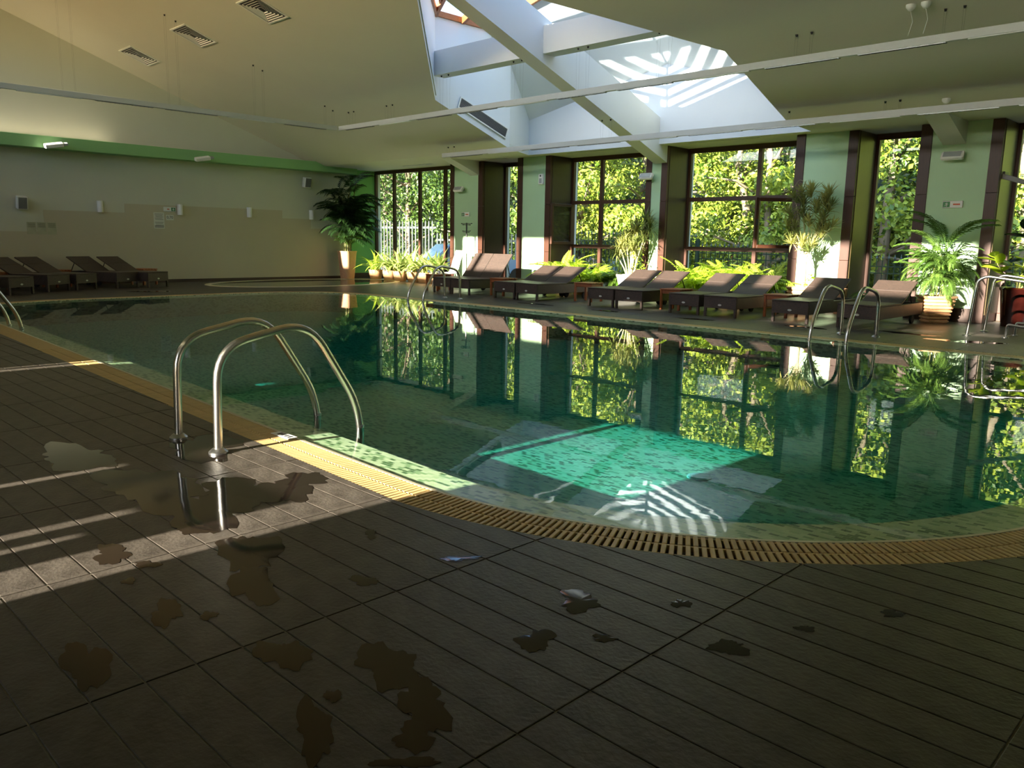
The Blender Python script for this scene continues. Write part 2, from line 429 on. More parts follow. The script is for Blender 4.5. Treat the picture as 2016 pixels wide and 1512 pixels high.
OX, OY, TW, TL = -3.107, .4824, .14738, .9005
GAP, BEV, TZ = .0028, .0022, -.004
def tile_mesh(mb, x0, y0, x1, y1, holes=()):
    """one plank: bevelled slab, cut by the convex outlines in holes"""
    A = [(x0+GAP, y0+GAP), (x1-GAP, y0+GAP), (x1-GAP, y1-GAP), (x0+GAP, y1-GAP)]; k = GAP+BEV
    B = [(x0+k, y0+k), (x1-k, y0+k), (x1-k, y1-k), (x0+k, y1-k)]
    if not holes:
        mb.add([(x, y, TZ) for x, y in A] + [(x, y, -BEV*.6) for x, y in A] + [(x, y, 0) for x, y in B],
               [(8, 9, 10, 11)] + [(i, (i+1) % 4, 4+(i+1) % 4, 4+i) for i in range(4)] + [(4+i, 4+(i+1) % 4, 8+(i+1) % 4, 8+i) for i in range(4)])
        return
    P = [B]
    for h in holes:
        Q = []
        for p in P: Q += subtract(p, h)
        P = Q
    for p in P:
        n = len(p); mb.add([(x, y, 0) for x, y in p], [tuple(range(n))])
        for i in range(n):                                     # walls only along the plank's own edges
            a, b = p[i-1], p[i]
            if (abs(a[0]-b[0]) < 1e-6 and min(abs(a[0]-x0-k), abs(a[0]-x1+k)) < 1e-6) or (abs(a[1]-b[1]) < 1e-6 and min(abs(a[1]-y0-k), abs(a[1]-y1+k)) < 1e-6):
                mb.add([(a[0], a[1], TZ), (b[0], b[1], TZ), (b[0], b[1], 0), (a[0], a[1], 0)], [(0, 1, 2, 3)])
tiles = []
ia0 = math.floor((XW0-OX)/TL); ia1 = math.ceil((XW1-OX)/TL); ib0 = math.floor((YN-OY)/TW); ib1 = math.ceil((15.9-OY)/TW)
for ia in range(ia0, ia1):
    for ib in range(ib0, ib1):
        x0, x1 = max(OX+ia*TL, XW0), min(OX+(ia+1)*TL, XW1); y0, y1 = max(OY+ib*TW, YN), min(OY+(ib+1)*TW, YF)
        if x1-x0 < .02 or y1-y0 < .02: continue
        rect = [(x0, y0), (x1, y0), (x1, y1), (x0, y1)]; whole = True; polys = [rect]; cut = []
        for hole, bb in ((OUTER, (-17.4, -.3, 2.2, 11.2)), (WADE, (-22, -18, 9, 15.4))):
            if x1 < bb[0] or x0 > bb[1] or y1 < bb[2] or y0 > bb[3]: continue
            np_ = []
            for p in polys: np_ += subtract(p, hole)
            if sum(map(area, np_)) < sum(map(area, polys)) - 1e-6: whole = False; polys = np_; cut.append(hole)
        if not polys: continue
        tiles.append((seen_size((x0+x1)/2, (y0+y1)/2), whole and abs(x1-x0-TL) < 1e-4 and abs(y1-y0-TW) < 1e-4, x0, y0, x1, y1, cut))
tiles.sort(key=lambda t: -t[0])
mb = MB(); tile_mesh(mb, 0, 0, TL, TW); PLANK = mb.mesh('plank'); PLANK.materials.append(MATS['deck_tile'])
rest = MB()
for k, (s_, whole, x0, y0, x1, y1, cut) in enumerate(tiles):
    if k < 300 and s_ > 0:
        if whole: put('plank', PLANK, FLOOR, (x0, y0, 0))
        else:
            mb = MB(); tile_mesh(mb, 0, 0, x1-x0, y1-y0, [[(x-x0, y-y0) for x, y in h] for h in cut]); o = mb.build('plank', 'deck_tile', FLOOR); o.location = (x0, y0, 0)
    else: tile_mesh(rest, x0, y0, x1, y1, cut)
rest.build('plank_field', 'deck_tile', FLOOR, kind='stuff')

def blob(cx, cy, u, v, seed):
    r = random.Random(seed); n = 40; ph = [r.uniform(0, 6.28) for _ in range(6)]; P = []
    for k in range(n):
        t = 2*PI*k/n
        q = 1 + .22*math.sin(2*t+ph[0]) + .16*math.sin(3*t+ph[1]) + .1*math.sin(5*t+ph[2]) + .08*math.sin(9*t+ph[3]) + .06*math.sin(14*t+ph[4]) + r.uniform(-.05, .05)
        c, s_ = q*math.cos(t)*.95, q*math.sin(t)*.95
        P.append((cx + c*u[0] + s_*v[0], cy + c*u[1] + s_*v[1]))
    return P
WET = [(-2.42,0.69,0.046,0.048,0.159,-0.051),(-2.60,1.00,0.037,0.039,0.097,-0.040),(-2.08,1.14,0.055,0.058,0.083,-0.047),(-1.81,1.33,0.062,0.066,0.106,-0.079),(-1.58,1.28,0.048,0.050,0.096,-0.078),(-1.68,1.00,0.036,0.038,0.106,-0.065),(-1.48,1.17,0.040,0.042,0.051,-0.040),(-1.78,1.12,0.015,0.016,0.030,-0.020),(-2.61,1.32,0.050,0.054,0.184,-0.097),(-2.91,1.46,0.076,0.082,0.200,-0.104),(-2.36,1.63,0.038,0.041,0.034,-0.024),(-1.70,2.08,0.052,0.055,0.053,-0.063),(-1.61,1.76,0.040,0.042,0.050,-0.053),(-1.16,2.17,0.042,0.045,0.025,-0.044),(-1.44,2.33,0.022,0.024,0.021,-0.031),(-1.47,1.93,0.027,0.029,0.015,-0.019),(-2.74,1.93,0.018,0.019,0.045,-0.032),(-3.05,1.11,0.029,0.031,0.040,-0.015),(-3.25,1.05,0.054,0.058,0.098,-0.034),(-3.32,1.41,0.066,0.072,0.073,-0.032),(-3.63,2.12,0.088,0.100,0.127,-0.083),(-3.52,1.98,0.082,0.093,0.148,-0.092),(-3.51,1.59,0.141,0.155,0.277,-0.130),(-3.67,1.82,0.134,0.148,0.193,-0.099),(-4.01,1.51,0.184,0.203,0.339,-0.134),(-4.87,1.42,0.148,0.167,0.287,-0.089),(-4.6,2.05,0.15,0.16,0.30,-0.12),(-1.05,2.47,0.023,0.025,0.010,-0.021),(-0.89,2.80,0.030,0.031,0.010,-0.029),(-2.94,1.00,0.020,0.021,0.027,-0.010),(-2.48,1.09,0.021,0.022,0.028,-0.013),(-1.41,1.09,0.051,0.053,0.018,-0.014),(-2.28,2.03,0.048,0.052,0.023,-0.021),
       (-5.6,12.2,.35,0,.1,.12),(-4.2,12.6,.4,0,0,.12),(-7.4,11.9,.4,0,.1,.1),(-9.3,11.9,.35,0,.1,.1),(-11.2,12.0,.4,0,.05,.1),(-18.5,7.2,.1,.35,.3,0),(-3.3,12.2,.4,0,.1,.2)]
for k, (cx, cy, ux, uy, vx, vy) in enumerate(WET):
    P = blob(cx, cy, (ux, uy), (vx, vy), 100+k); mb = MB()
    mb.add([(x, y, .0012) for x, y in P] + [(cx, cy, .0022)], [(i, (i+1) % 40, 40) for i in range(40)])
    mb.build('wet_patch', 'wet', FLOOR, smooth=True)

# ------------------------------------------------------------------ pool: basin, water, overflow grate
def ring(mb, A, za, B, zb, flip=False):
    n = len(A); f = [(i, (i+1) % n, n+(i+1) % n, n+i) for i in range(n)]
    mb.add([(x, y, za) for x, y in A] + [(x, y, zb) for x, y in B], [t[::-1] for t in f] if flip else f)
LEDGE = offset(INNER, -.28)
POOLZ = -.42
pool = thing('swimming_pool', 'large green mosaic swimming pool with rounded ends', 'pool')
m = MB(); ring(m, INNER, -.022, LEDGE, -.032, True); ring(m, INNER, -.006, INNER, -.022, True); m.build('ledge', 'mosaic', pool)
m = MB(); ring(m, LEDGE, -.032, LEDGE, POOLZ, True); m.build('basin_wall', 'mosaic_wall_dim', pool)
m = MB(); m.add([(x, y, POOLZ) for x, y in LEDGE], [tuple(range(len(LEDGE)))]); m.build('basin', 'mosaic', pool)
m = MB(); ring(m, INNER, -.006, offset(INNER, .028), -.002, False); ring(m, offset(INNER, .028), -.002, offset(INNER, .028), -.09, False); m.build('rim', 'rim_tile', pool)
m = MB(); ring(m, OUTER, -.09, offset(INNER, .026), -.09, False); m.build('channel', 'channel_dark', pool)
m = MB(); m.lathe([(.09, 0), (.09, .008), (.07, .014), (.0, .014)], 20, c=(-3.0, 5.0, POOLZ)); m.build('floor_drain', 'white_plastic', pool)
w = offset(INNER, .006); m = MB()
m.add([(x, y, -.010) for x, y in w] + [(x, y, -.6) for x, y in w], [tuple(range(len(w))), tuple(range(2*len(w)-1, len(w)-1, -1))] + [(len(w)+i, len(w)+(i+1) % len(w), (i+1) % len(w), i) for i in range(len(w))])
m.build('water', 'pool_water', pool)

grate = thing('overflow_grate', 'beige slatted overflow grate running round the pool edge', 'grate')
C = offset(INNER, .15); run = [0]
for i in range(len(C)): run.append(run[-1] + (Vector(C[(i+1) % len(C)]) - Vector(C[i])).length)
tot = run[-1]; ns = int(tot/.033); slats = []; seg = 0
for k in range(ns):
    s_ = tot*k/ns
    while run[seg+1] < s_: seg += 1
    a, b = Vector(C[seg]), Vector(C[(seg+1) % len(C)]); t = (s_-run[seg])/max(1e-9, run[seg+1]-run[seg])
    p = a + (b-a)*t
    # smooth direction between neighbouring edges
    d0 = (Vector(C[seg]) - Vector(C[seg-1])).normalized(); d1 = (b-a).normalized(); d2 = (Vector(C[(seg+2) % len(C)]) - b).normalized()
    d = ((d0+d1)*(1-t) + (d1+d2)*t).normalized()
    slats.append((seen_size(p.x, p.y), p.x, p.y, math.atan2(d.y, d.x)))
slats.sort(key=lambda t: -t[0])
sm = MB()
sm.cbox(-.0105, .0105, -.118, -.004, -.016, -.001, .003); sm.cbox(-.0105, .0105, .004, .118, -.016, -.001, .003)
SLAT = sm.mesh('slat'); SLAT.materials.append(MATS['grate_plastic'])
rest = MB()
for k, (s_, x, y, a) in enumerate(slats):
    if k < 300: put('slat', SLAT, grate, (x, y, 0), (0, 0, a))
    else: rest.box(-.0105, .0105, -.118, .118, -.016, -.001, Matrix.Translation((x, y, 0)) @ Matrix.Rotation(a, 4, 'Z'))
rest.build('slat_run', 'grate_plastic', grate, kind='stuff')
for d, nm in ((.042, 'spine'), (.15, 'spine'), (.258, 'spine')):
    m = MB(); A = offset(INNER, d-.006); B = offset(INNER, d+.006); ring(m, A, -.006, B, -.006, False); ring(m, B, -.006, B, -.03, False); ring(m, A, -.03, A, -.006, False); m.build(nm, 'grate_plastic', grate)
plate = thing('depth_plate', 'small white plate lying on the grate by the near ladder', 'sign', (-4.55, 2.55, .001), .0)
m = MB(); m.cbox(-.11, .11, -.035, .035, 0, .006, .002); m.build('plate', 'white_plastic', plate)
m = MB(); [m.box(-.06+.04*k, -.035+.04*k, -.018, .018, .0058, .0068) for k in range(4)]; m.build('marking', 'ink', plate)

wade = thing('wading_pool', 'shallow wading pool with pale rim by the back wall', 'pool')
W2_ = offset(WADE, -.16); m = MB(); ring(m, WADE, .0, offset(WADE, -.01), .012); ring(m, offset(WADE, -.01), .012, W2_, .012); ring(m, W2_, .012, W2_, -.006); m.build('rim', 'rim_tile', wade)
m = MB(); m.add([(x, y, -.003) for x, y in W2_], [tuple(range(40))]); m.build('bottom', 'mosaic', wade)
m = MB(); m.prism(W2_, .001, .006); m.build('water', 'window_glass', wade)

# ------------------------------------------------------------------ walls
SLOPE = .352; YFOLD = 13.75; ZS = 3.37; YR = 3.0
def zc(y): return ZS if y >= YFOLD else (ZS + SLOPE*(YFOLD-max(y, YR)))
m = MB(); m.add([(-22, y, z) for y, z in ((-2, -.1), (15.95, -.1), (15.95, 8), (-2, 8))] + [(-22.25, y, z) for y, z in ((-2, -.1), (15.95, -.1), (15.95, 8), (-2, 8))], [(0, 1, 2, 3), (7, 6, 5, 4), (0, 3, 7, 4), (3, 2, 6, 7), (2, 1, 5, 6), (1, 0, 4, 5)])
WB = m.build('wall_back', 'wall_grey', kind='structure')
for y0, y1, z in ((-2, 6.13, 1.28), (6.13, 8.02, 1.8), (8.02, 12.5, 2.03), (12.5, 13.46, 1.8), (13.46, 14.9, 1.52)):
    m = MB(); m.box(-22, -21.994, y0, y1, .08, z); m.build('panel', 'wall_beige', WB)
m = MB(); m.box(-22, -21.96, 14.9, 15.9, 0, ZS); m.build('wall_corner', 'corner_green', kind='structure')
m = MB(); m.box(-22, -21.975, -2, 14.9, 0, .08); m.build('baseboard_back', 'baseboard_brown', kind='structure')
m = MB(); m.box(-22, -21.93, 14.88, 15.9, 0, .16); m.build('baseboard_corner', 'baseboard_brown', kind='structure')
m = MB(); m.add([(x, y, z) for y in (-2, 2, 5, 8, 11, 14.9) for (x, z) in ((-22, 3.21), (-21.6+.0011*(14.9-y)**2, 3.21), (-21.6+.0011*(14.9-y)**2, 3.48), (-22, 3.48))],
                [(4*i+j, 4*i+4+j, 4*i+4+(j+1) % 4, 4*i+(j+1) % 4) for i in range(5) for j in range(4)] + [(3, 2, 1, 0), (20, 21, 22, 23)])
BH = m.build('trim_bulkhead', 'bulkhead_green', kind='structure', smooth=True)
m = MB(); m.add([(x, y, z) for y in (-2, 2, 5, 8, 11, 13.6) for (x, z) in ((-22, 3.481), (-21.61+.0011*(14.9-y)**2, 3.481), (-21.61+.0011*(14.9-y)**2, 3.492), (-22, 3.492))],
                [(4*i+j, 4*i+4+j, 4*i+4+(j+1) % 4, 4*i+(j+1) % 4) for i in range(5) for j in range(4)] + [(3, 2, 1, 0), (20, 21, 22, 23)]); m.build('top_reflector', 'ceiling_paint', BH)  # unseen pale board added so sun bouncing off it glows cream
m = MB(); m.box(5, 5.25, -2, 16.5, -.1, 8); m.build('wall_right', 'wall_grey', kind='structure')

# the unseen wall behind the camera, its openings shaped to throw the sun patches
YB = -2.0
op = []
HEAD, SILL = 1.33+(15.4-YB)*.287, .48+(13.9-YB)*.287
for x0, x1 in ((-21.9, -17.62), (-17.2, -15.02), (-14.86, -12.48), (-12.3, -11.78), (-11.3, -9.8), (-9.62, -9.02), (-8.86, -8.0), (-7.38, -6.3), (-5.5, -4.2), (-4.0, -3.8), (-3.45, -2.5), (-2.0, -.3)):
    op.append((x0, x1, SILL, HEAD))
DT = (4.6-YB)*.287
op += [(-3.34, -3.05, .02, DT), (-4.55, -3.34, 1.13, DT), (-3.76, -3.69, .75, .98), (-4.56, -4.50, .8, 1.05), (-3.58, -3.53, .72, .9), (-8.5, -8.38, 1.1, 1.5), (-8.62, -8.57, 1.1, 1.42), (-4.45, -3.95, 4.33, 4.41), (-3.7, -3.1, 4.37, 4.49), (-9.4, -8.7, 4.27, 4.33), (-6.6, -5.7, 4.21, 4.27), (-10.9, -10.3, 4.25, 4.30)]
xs = sorted(set([XW0, XW1] + [v for o in op for v in o[:2]])); zs = sorted(set([0, 7.3] + [v for o in op for v in o[2:]]))
m = MB()
for i in range(len(xs)-1):
    runz = None
    for j in range(len(zs)-1):
        cx, cz = (xs[i]+xs[i+1])/2, (zs[j]+zs[j+1])/2
        hole = any(o[0] < cx < o[1] and o[2] < cz < o[3] for o in op)
        if not hole: runz = (runz[0], zs[j+1]) if runz else (zs[j], zs[j+1])
        if runz and (hole or j == len(zs)-2): m.box(xs[i], xs[i+1], YB-.12, YB, *runz); runz = None
m.build('wall_near', 'wall_grey', kind='structure')
m = MB(); m.box(-24, 7, YB-2.25, YB, 7.2, 7.35); m.build('sky_shade_eave', 'white_paint', kind='structure')  # unseen overhang added to cut sky light falling on the deck

# window wall: piers, casings, windows
YP, YG = 15.4, 16.25
PIERS = [(-17.76, -17.60, -16.60, -16.42), (-15.10, -14.92, -14.12, -13.95), (-11.05, -10.90, -10.64, -10.48), (-7.53, -7.35, -6.51, -6.33), (-5.25, -5.06, -4.14, -3.96), (-1.2, -1.0, 5.0, 5.0)]
for c0, p0, p1, c1 in PIERS:
    m = MB(); m.box(p0, p1, YP, 16.45, 0, ZS); P = m.build('wall_pier', 'green_paint', kind='structure')
    for a, b in ((c0, p0), (p1, c1)):
        if b-a < .01: continue
        m = MB(); z = 0
        for z1 in (1.0, 2.18, ZS): m.cbox(a, b, YP-.018, 16.45, z, z1-.004, .003); z = z1
        m.build('casing', 'brown_frame', P)
    m = MB(); m.cbox(p0-.0, p1+.0, YP-.03, YP, 0, .24, .004); m.build('baseboard', 'baseboard_brown', P)
def window(num, x0, x1, yg, mull, trans, sash=None):
    W = struct('window_%d' % num)
    def bar(nm, *b):
        m = MB(); m.cbox(*b, .004); return m.build(nm, 'brown_frame', W)
    zt = 3.34
    bar('head', x0, x1, yg-.05, yg+.04, zt-.075, zt+.03)
    bar('sill', x0, x1, yg-.06, yg+.05, 0, .14)
    bar('jamb', x0, x0+.07, yg-.05, yg+.04, .14, zt-.075); bar('jamb', x1-.07, x1, yg-.05, yg+.04, .14, zt-.075)
    for x in mull: bar('mullion', x-.045, x+.045, yg-.05, yg+.04, .14, zt-.075)
    for z in trans:
        xx = [x0+.07] + [v for q in mull for v in (q-.045, q+.045)] + [x1-.07]
        for k in range(0, len(xx), 2): bar('transom', xx[k], xx[k+1], yg-.045, yg+.035, z-.045, z+.045)
    X = [x0+.07] + [v for q in mull for v in (q-.045, q+.045)] + [x1-.07]; Z = [.14] + [v for q in trans for v in (q-.045, q+.045)] + [zt-.075]
    for k in range(0, len(X), 2):
        for j in range(0, len(Z), 2):
            if sash and (k//2, j//2) == sash[0]: continue
            m = MB(); m.box(X[k], X[k+1], yg-.006, yg+.006, Z[j], Z[j+1]); m.build('pane', 'window_glass', W)
    m = MB(); m.cbox(x0-.02, x0+.012, YP+.05, yg-.05, .14, ZS-.012, .003)
    if num != 1: m.build('jamb_panel', 'brown_panel_reflect' if num > 4 else 'dark_brown_panel', W)
    m = MB(); m.box(x0-.05, x0+.015, yg+.05, yg+.17, 0, 3.5); m.build('outer_reveal', 'white_paint', W)
    if sash:
        (k, j), hinge, ang = sash; w = X[2*k+1]-X[2*k]; h = Z[2*j+1]-Z[2*j]
        S = MB()
        for b in ((0, .07, -.03, .03, 0, h), (w-.07, w, -.03, .03, 0, h), (.07, w-.07, -.03, .03, 0, .07), (.07, w-.07, -.03, .03, h-.07, h)): S.cbox(*b, .006)
        o = S.build('sash', 'brown_frame', W)
        o.location = (X[2*k] if hinge == 'l' else X[2*k+1], yg-.08, Z[2*j]); o.rotation_euler = (0, 0, ang)
        if hinge == 'r': o.scale = (-1, 1, 1)
        p = MB(); p.box(.07, w-.07, -.006, .006, .07, h-.07); p.build('pane', 'window_glass', o)
        p = MB(); p.cbox(w-.05, w-.02, -.075, -.03, h*.45, h*.45+.12, .004); p.build('handle', 'dark_plastic', o)
window(1, -21.96, -17.76, 15.85, [-20.96, -19.68, -18.5], [])
window(2, -16.42, -15.10, YG, [], [])
window(3, -13.95, -11.05, YG, [-12.98], [1.15, 2.25], ((0, 1), 'l', -PI/2+.06))
window(4, -10.48, -7.53, YG, [-8.72], [1.15, 2.25], ((1, 1), 'r', .88))
window(5, -6.33, -5.25, YG, [], [])
window(6, -3.96, -1.20, YG, [-2.5], [])

# ------------------------------------------------------------------ ceiling with the skylight opening
OPN = dict(A=(-13.77, 11.5), B=(-13.78, YFOLD), C=(-14.4, 15.05), D=(-7.1, 15.05), E=(-6.92, YFOLD), F=(-6.9, 11.5), G=(-10.33, 8.15))
m = MB(); V = {}
def cv(x, y):
    k = (round(x, 3), round(y, 3))
    if k not in V: V[k] = len(m.v); m.v.append((x, y, zc(y)))
    return V[k]
def cq(*p): m.f.append(tuple(cv(*q) for q in p))
A_, B_, C_, D_, E_, F_, G_ = (OPN[k] for k in 'ABCDEFG')
cq((XW0, YN), (XW0, YR), (XW1, YR), (XW1, YN))
cq((XW0, YR), (XW0, G_[1]), G_, (XW1, G_[1]), (XW1, YR))
cq((XW0, G_[1]), (XW0, A_[1]), A_, G_); cq(G_, F_, (XW1, F_[1]), (XW1, G_[1]))
cq((XW0, A_[1]), (XW0, YFOLD), B_, A_); cq(F_, E_, (XW1, YFOLD), (XW1, F_[1]))
cq((XW0, YFOLD), (XW0, C_[1]), C_, B_); cq(E_, D_, (XW1, D_[1]), (XW1, YFOLD))
cq((XW0, C_[1]), (XW0, 16.5), (XW1, 16.5), (XW1, D_[1]), D_, C_)
CEIL = m.build('ceiling', 'ceiling_paint', kind='structure')
sd = CEIL.modifiers.new('thickness', 'SOLIDIFY'); sd.thickness = .1; sd.offset = -1; sd.use_rim = False

ZL = 5.83
A1 = (-13.78, 13.0); F1 = (-6.91, 13.0); XM = -10.4
m = MB()
def wq(p, zp, q, zq):
    m.add([(p[0], p[1], zc(p[1])), (q[0], q[1], zc(q[1])), (q[0], q[1], zq), (p[0], p[1], zp)], [(0, 1, 2, 3)])
wq(G_, ZL, A_, ZL); wq(A_, ZL, A1, ZL); wq(A1, ZL, B_, 5.24); wq(B_, 5.24, C_, 4.2)
m.add([(C_[0], C_[1], ZS), (D_[0], D_[1], ZS), (D_[0], D_[1], 4.2), (XM, 15.05, 5.0), (C_[0], C_[1], 4.2)], [(0, 1, 2, 3, 4)])
wq(D_, 4.2, E_, 5.24); wq(E_, 5.24, F1, ZL); wq(F1, ZL, F_, ZL); wq(F_, ZL, G_, ZL)
SH = m.build('wall_skylight', 'shaft_paint', kind='structure')
NR = (XM, 13.0, 6.75); Q = (XM, 9.9, 6.75)
for pts in ([(A1[0], A1[1], ZL), (B_[0], B_[1], 5.24), (C_[0], C_[1], 4.2), (XM, 15.05, 5.0), NR], [(F1[0], F1[1], ZL), (E_[0], E_[1], 5.24), (D_[0], D_[1], 4.2), (XM, 15.05, 5.0), NR]):
    mm = MB(); mm.add(pts, [(0, 1, 2, 3, 4)]); o = mm.build('hip_lining', 'shaft_paint', SH)
LAN = struct('window_7')
def rafter(a, b, w=.075, h=.15, nm='rafter', mt='orange_wood'):
    a, b = Vector(a), Vector(b); d = b-a; q = d.to_track_quat('Y', 'Z').to_matrix().to_4x4()
    mm = MB(); mm.cbox(-w/2, w/2, 0, d.length, -h, 0, .006, Matrix.Translation(a) @ q); mm.build(nm, mt, LAN)
z3 = lambda p, z=ZL: (p[0], p[1], z)
Z2 = ZL+.12
for a, b in ((z3(A_, Z2), Q), (z3(F_, Z2), Q), (z3(G_, Z2), Q), (z3(A1, Z2), NR), (z3(F1, Z2), NR), (NR, Q)): rafter(a, b)
for a, b in ((A_, A1), (F_, F1), (A_, G_), (F_, G_)): rafter(z3(a, Z2), z3(b, Z2), .1, .12)
for t in (.5,):
    for s0, s1 in ((A_, A1), (F_, F1)):
        p = (s0[0]+(s1[0]-s0[0])*t, s0[1]+(s1[1]-s0[1])*t, Z2); rafter(p, (XM, Q[1]+(NR[1]-Q[1])*t, 6.75))
for s0 in (A_, F_):
    for t in (.12, .29, .46, .63, .8):
        rafter(Vector(z3(s0, Z2)).lerp(Vector(Q), t), Vector(z3(G_, Z2)).lerp(Vector(Q), t), .05, .11, 'glazing_bar')  # bars added to break the sun on the hip lining into streaks
for pts in ([z3(A_, Z2), z3(A1, Z2), NR, Q], [z3(F1, Z2), z3(F_, Z2), Q, NR], [z3(G_, Z2), z3(A_, Z2), Q], [z3(F_, Z2), z3(G_, Z2), Q]):
    mm = MB(); nv = len(pts); mm.add([(x, y, z+.01) for x, y, z in pts] + [(x, y, z+.022) for x, y, z in pts], [tuple(range(nv)), tuple(range(2*nv-1, nv-1, -1))] + [(i, (i+1) % nv, nv+(i+1) % nv, nv+i) for i in range(nv)])
    mm.build('pane', 'roof_glass', LAN)
mm = MB(); mm.cbox(-13.80, -13.745, 12.2, 13.62, 3.72, 3.98, .004, None); 
VG = thing('wall_grille', 'long slotted air grille low on the skylight shaft wall', 'grille', (-13.76, 12.9, 3.95), 0)
gm = Matrix.Rotation(-math.atan(.352), 4, 'X')
g = MB()
for b in ((-.005, .02, -.78, .78, .10, .125), (-.005, .02, -.78, .78, -.125, -.10), (-.005, .02, -.78, -.755, -.1, .1), (-.005, .02, .755, .78, -.1, .1)): g.box(*b, gm)
g.build('frame', 'white_plastic', VG)
g = MB(); g.box(-.004, .002, -.755, .755, -.1, .1, gm); g.build('backing', 'dark_plastic', VG)
for k in range(7):
    g = MB(); g.box(.0, .016, -.75, .75, -.095+.028*k, -.085+.028*k, gm); g.build('slat', 'grey_plastic', VG)

# roof beams: the middle one crosses the skylight, the others show where they leave the soffit
def zb(y): return 3.0 + SLOPE*(15.4-y)
for n_, (x0, x1, y0) in enumerate(((-16.92, -16.57, 14.3), (-10.85, -10.50, 8.3), (-4.88, -4.52, 14.3))):
    mm = MB()
    if n_ == 1: prof = [(15.4, zb(15.4)), (15.4, 3.37), (15.05, 3.37), (15.05, zb(15.05)+.8), (y0, zb(y0)+.8), (y0, zb(y0))]
    else: prof = [(15.4, zb(15.4)), (15.4, 3.40), (y0, 3.40), (y0, zb(y0))]
    k = len(prof); mm.add([(x0, y, z) for y, z in prof] + [(x1, y, z) for y, z in prof], [tuple(range(k)), tuple(range(2*k-1, k-1, -1))] + [((i+1) % k, i, k+i, k+(i+1) % k) for i in range(k)])
    mm.build('trim_%d' % (n_+1), 'white_paint', kind='structure')
for x0, x1, nn in ((-13.62, -10.85, 4), (-10.50, -7.0, 5)):
    mm = MB(); mm.box(x0, x1, 11.3, 11.62, 4.6, 5.08); mm.build('trim_%d' % nn, 'white_paint', kind='structure')

# ------------------------------------------------------------------ sun loungers (local: foot end at y=0, head towards +y)
LW, LL, LH = .64, 1.95, .36
def make_lounger(angle):
    t = thing('sun_lounger', 'x', 'lounger')
    h = LW/2
    m = MB()
    m.cbox(-h, h, 0, .03, .15, LH-.015, .006); m.cbox(-h, -h+.03, .03, LL, .15, LH-.015, .006); m.cbox(h-.03, h, .03, LL, .15, LH-.015, .006); m.cbox(-h+.03, h-.03, LL-.03, LL, .15, LH-.015, .006)
    m.build('frame', 'rattan', t)
    m = MB(); m.cbox(-h-.004, h+.004, -.004, .95, LH-.015, LH+.012, .008); m.build('seat', 'rattan', t)
    bm_ = MB(); bl = .74; bm_.cbox(-h-.004, h+.004, 0, bl, -.014, .014, .008)
    bm_.cbox(-h-.002, h+.002, bl*.52, bl*.535, .012, .018, .002)
    b = bm_.build('backrest', 'rattan', t); b.location = (0, .95, LH); b.rotation_euler = (angle, 0, 0)
    for s in (-1, 1):
        p0 = (s*(h-.05), .95+.5*math.cos(angle), LH+.5*math.sin(angle)-.02); p1 = (s*(h-.05), .95+.5*math.cos(angle)+.16, LH-.05)
        m = MB(); m.tube([p0, p1], .010, 6); m.build('support', 'dark_plastic', t)
        m = MB(); m.cbox(s*(h-.025)-.022, s*(h-.025)+.022, .005, .05, 0, .16, .004); m.build('leg', 'rattan', t)
        m = MB(); m.cbox(s*(h-.05)-.018, s*(h-.05)+.018, LL-.35, LL-.31, .05, .16, .004)
        m.build('leg', 'rattan', t)
        m = MB(); n = 16; r = .075
        vs = [(s*(h-.05)+dx, LL-.33+r*math.cos(2*PI*k/n), r+r*math.sin(2*PI*k/n)) for dx in (-.018, .018) for k in range(n)]
        m.add(vs, [tuple(range(n-1, -1, -1)), tuple(range(n, 2*n))] + [(k, (k+1) % n, n+(k+1) % n, n+k) for k in range(n)]); m.build('wheel', 'rubber', t)
    m = MB(); m.lathe([(.0, 0), (.035, 0), (.035, .004), (.028, .006), (0, .006)], 14); o = m.build('badge', 'aluminium', t, label='small oval metal badge')
    o.location = (0, -.001, .21); o.rotation_euler = (PI/2, 0, 0); o.scale = (1, .5, 1)
    return t
lg_steep = make_lounger(math.radians(51)); lg_low = make_lounger(math.radians(27))
GW = 'loungers along the window wall'; GB = 'loungers along the back wall'
spots = [
 (lg_steep, -14.85, 12.60, 0, 'woven lounger with steep sunlit back, farther one of the farthest window pair'),
 (lg_steep, -14.15, 12.56, 0, 'woven lounger with steep sunlit back, nearer one of the farthest window pair'),
 (lg_low, -12.65, 12.52, 0, 'woven lounger left of its twin, between sunlit pier and the open window'),
 (lg_low, -11.97, 12.52, 0, 'woven lounger with half-shaded back beside the tall teak stool'),
 (lg_low, -10.00, 12.58, 0, 'woven lounger in front of the white flower pot'),
 (lg_low, -9.32, 12.58, 0, 'woven lounger right of the one before the white pot'),
 (lg_low, -8.10, 12.60, 0, 'woven lounger in front of the bright ferns, left of its pair'),
 (lg_low, -7.36, 12.60, 0, 'woven lounger before the bright ferns, right one of its pair'),
 (lg_low, -6.10, 12.66, 0, 'woven lounger behind the near window-side pool ladder, in shade'),
 (lg_low, -5.02, 12.72, 0, 'rightmost woven lounger, beside the parlour palm in ribbed pot')]
used = set()
def place(proto, x, y, rz, label, group):
    if id(proto) in used: o = dup(proto, label, (x, y, 0), rz)
    else:
        used.add(id(proto)); o = proto; o.location = (x, y, 0); o.rotation_euler = (0, 0, rz); o['label'] = label
    o['group'] = group; return o
for p, x, y, rz, lb in spots: place(p, x, y, rz, lb, GW)
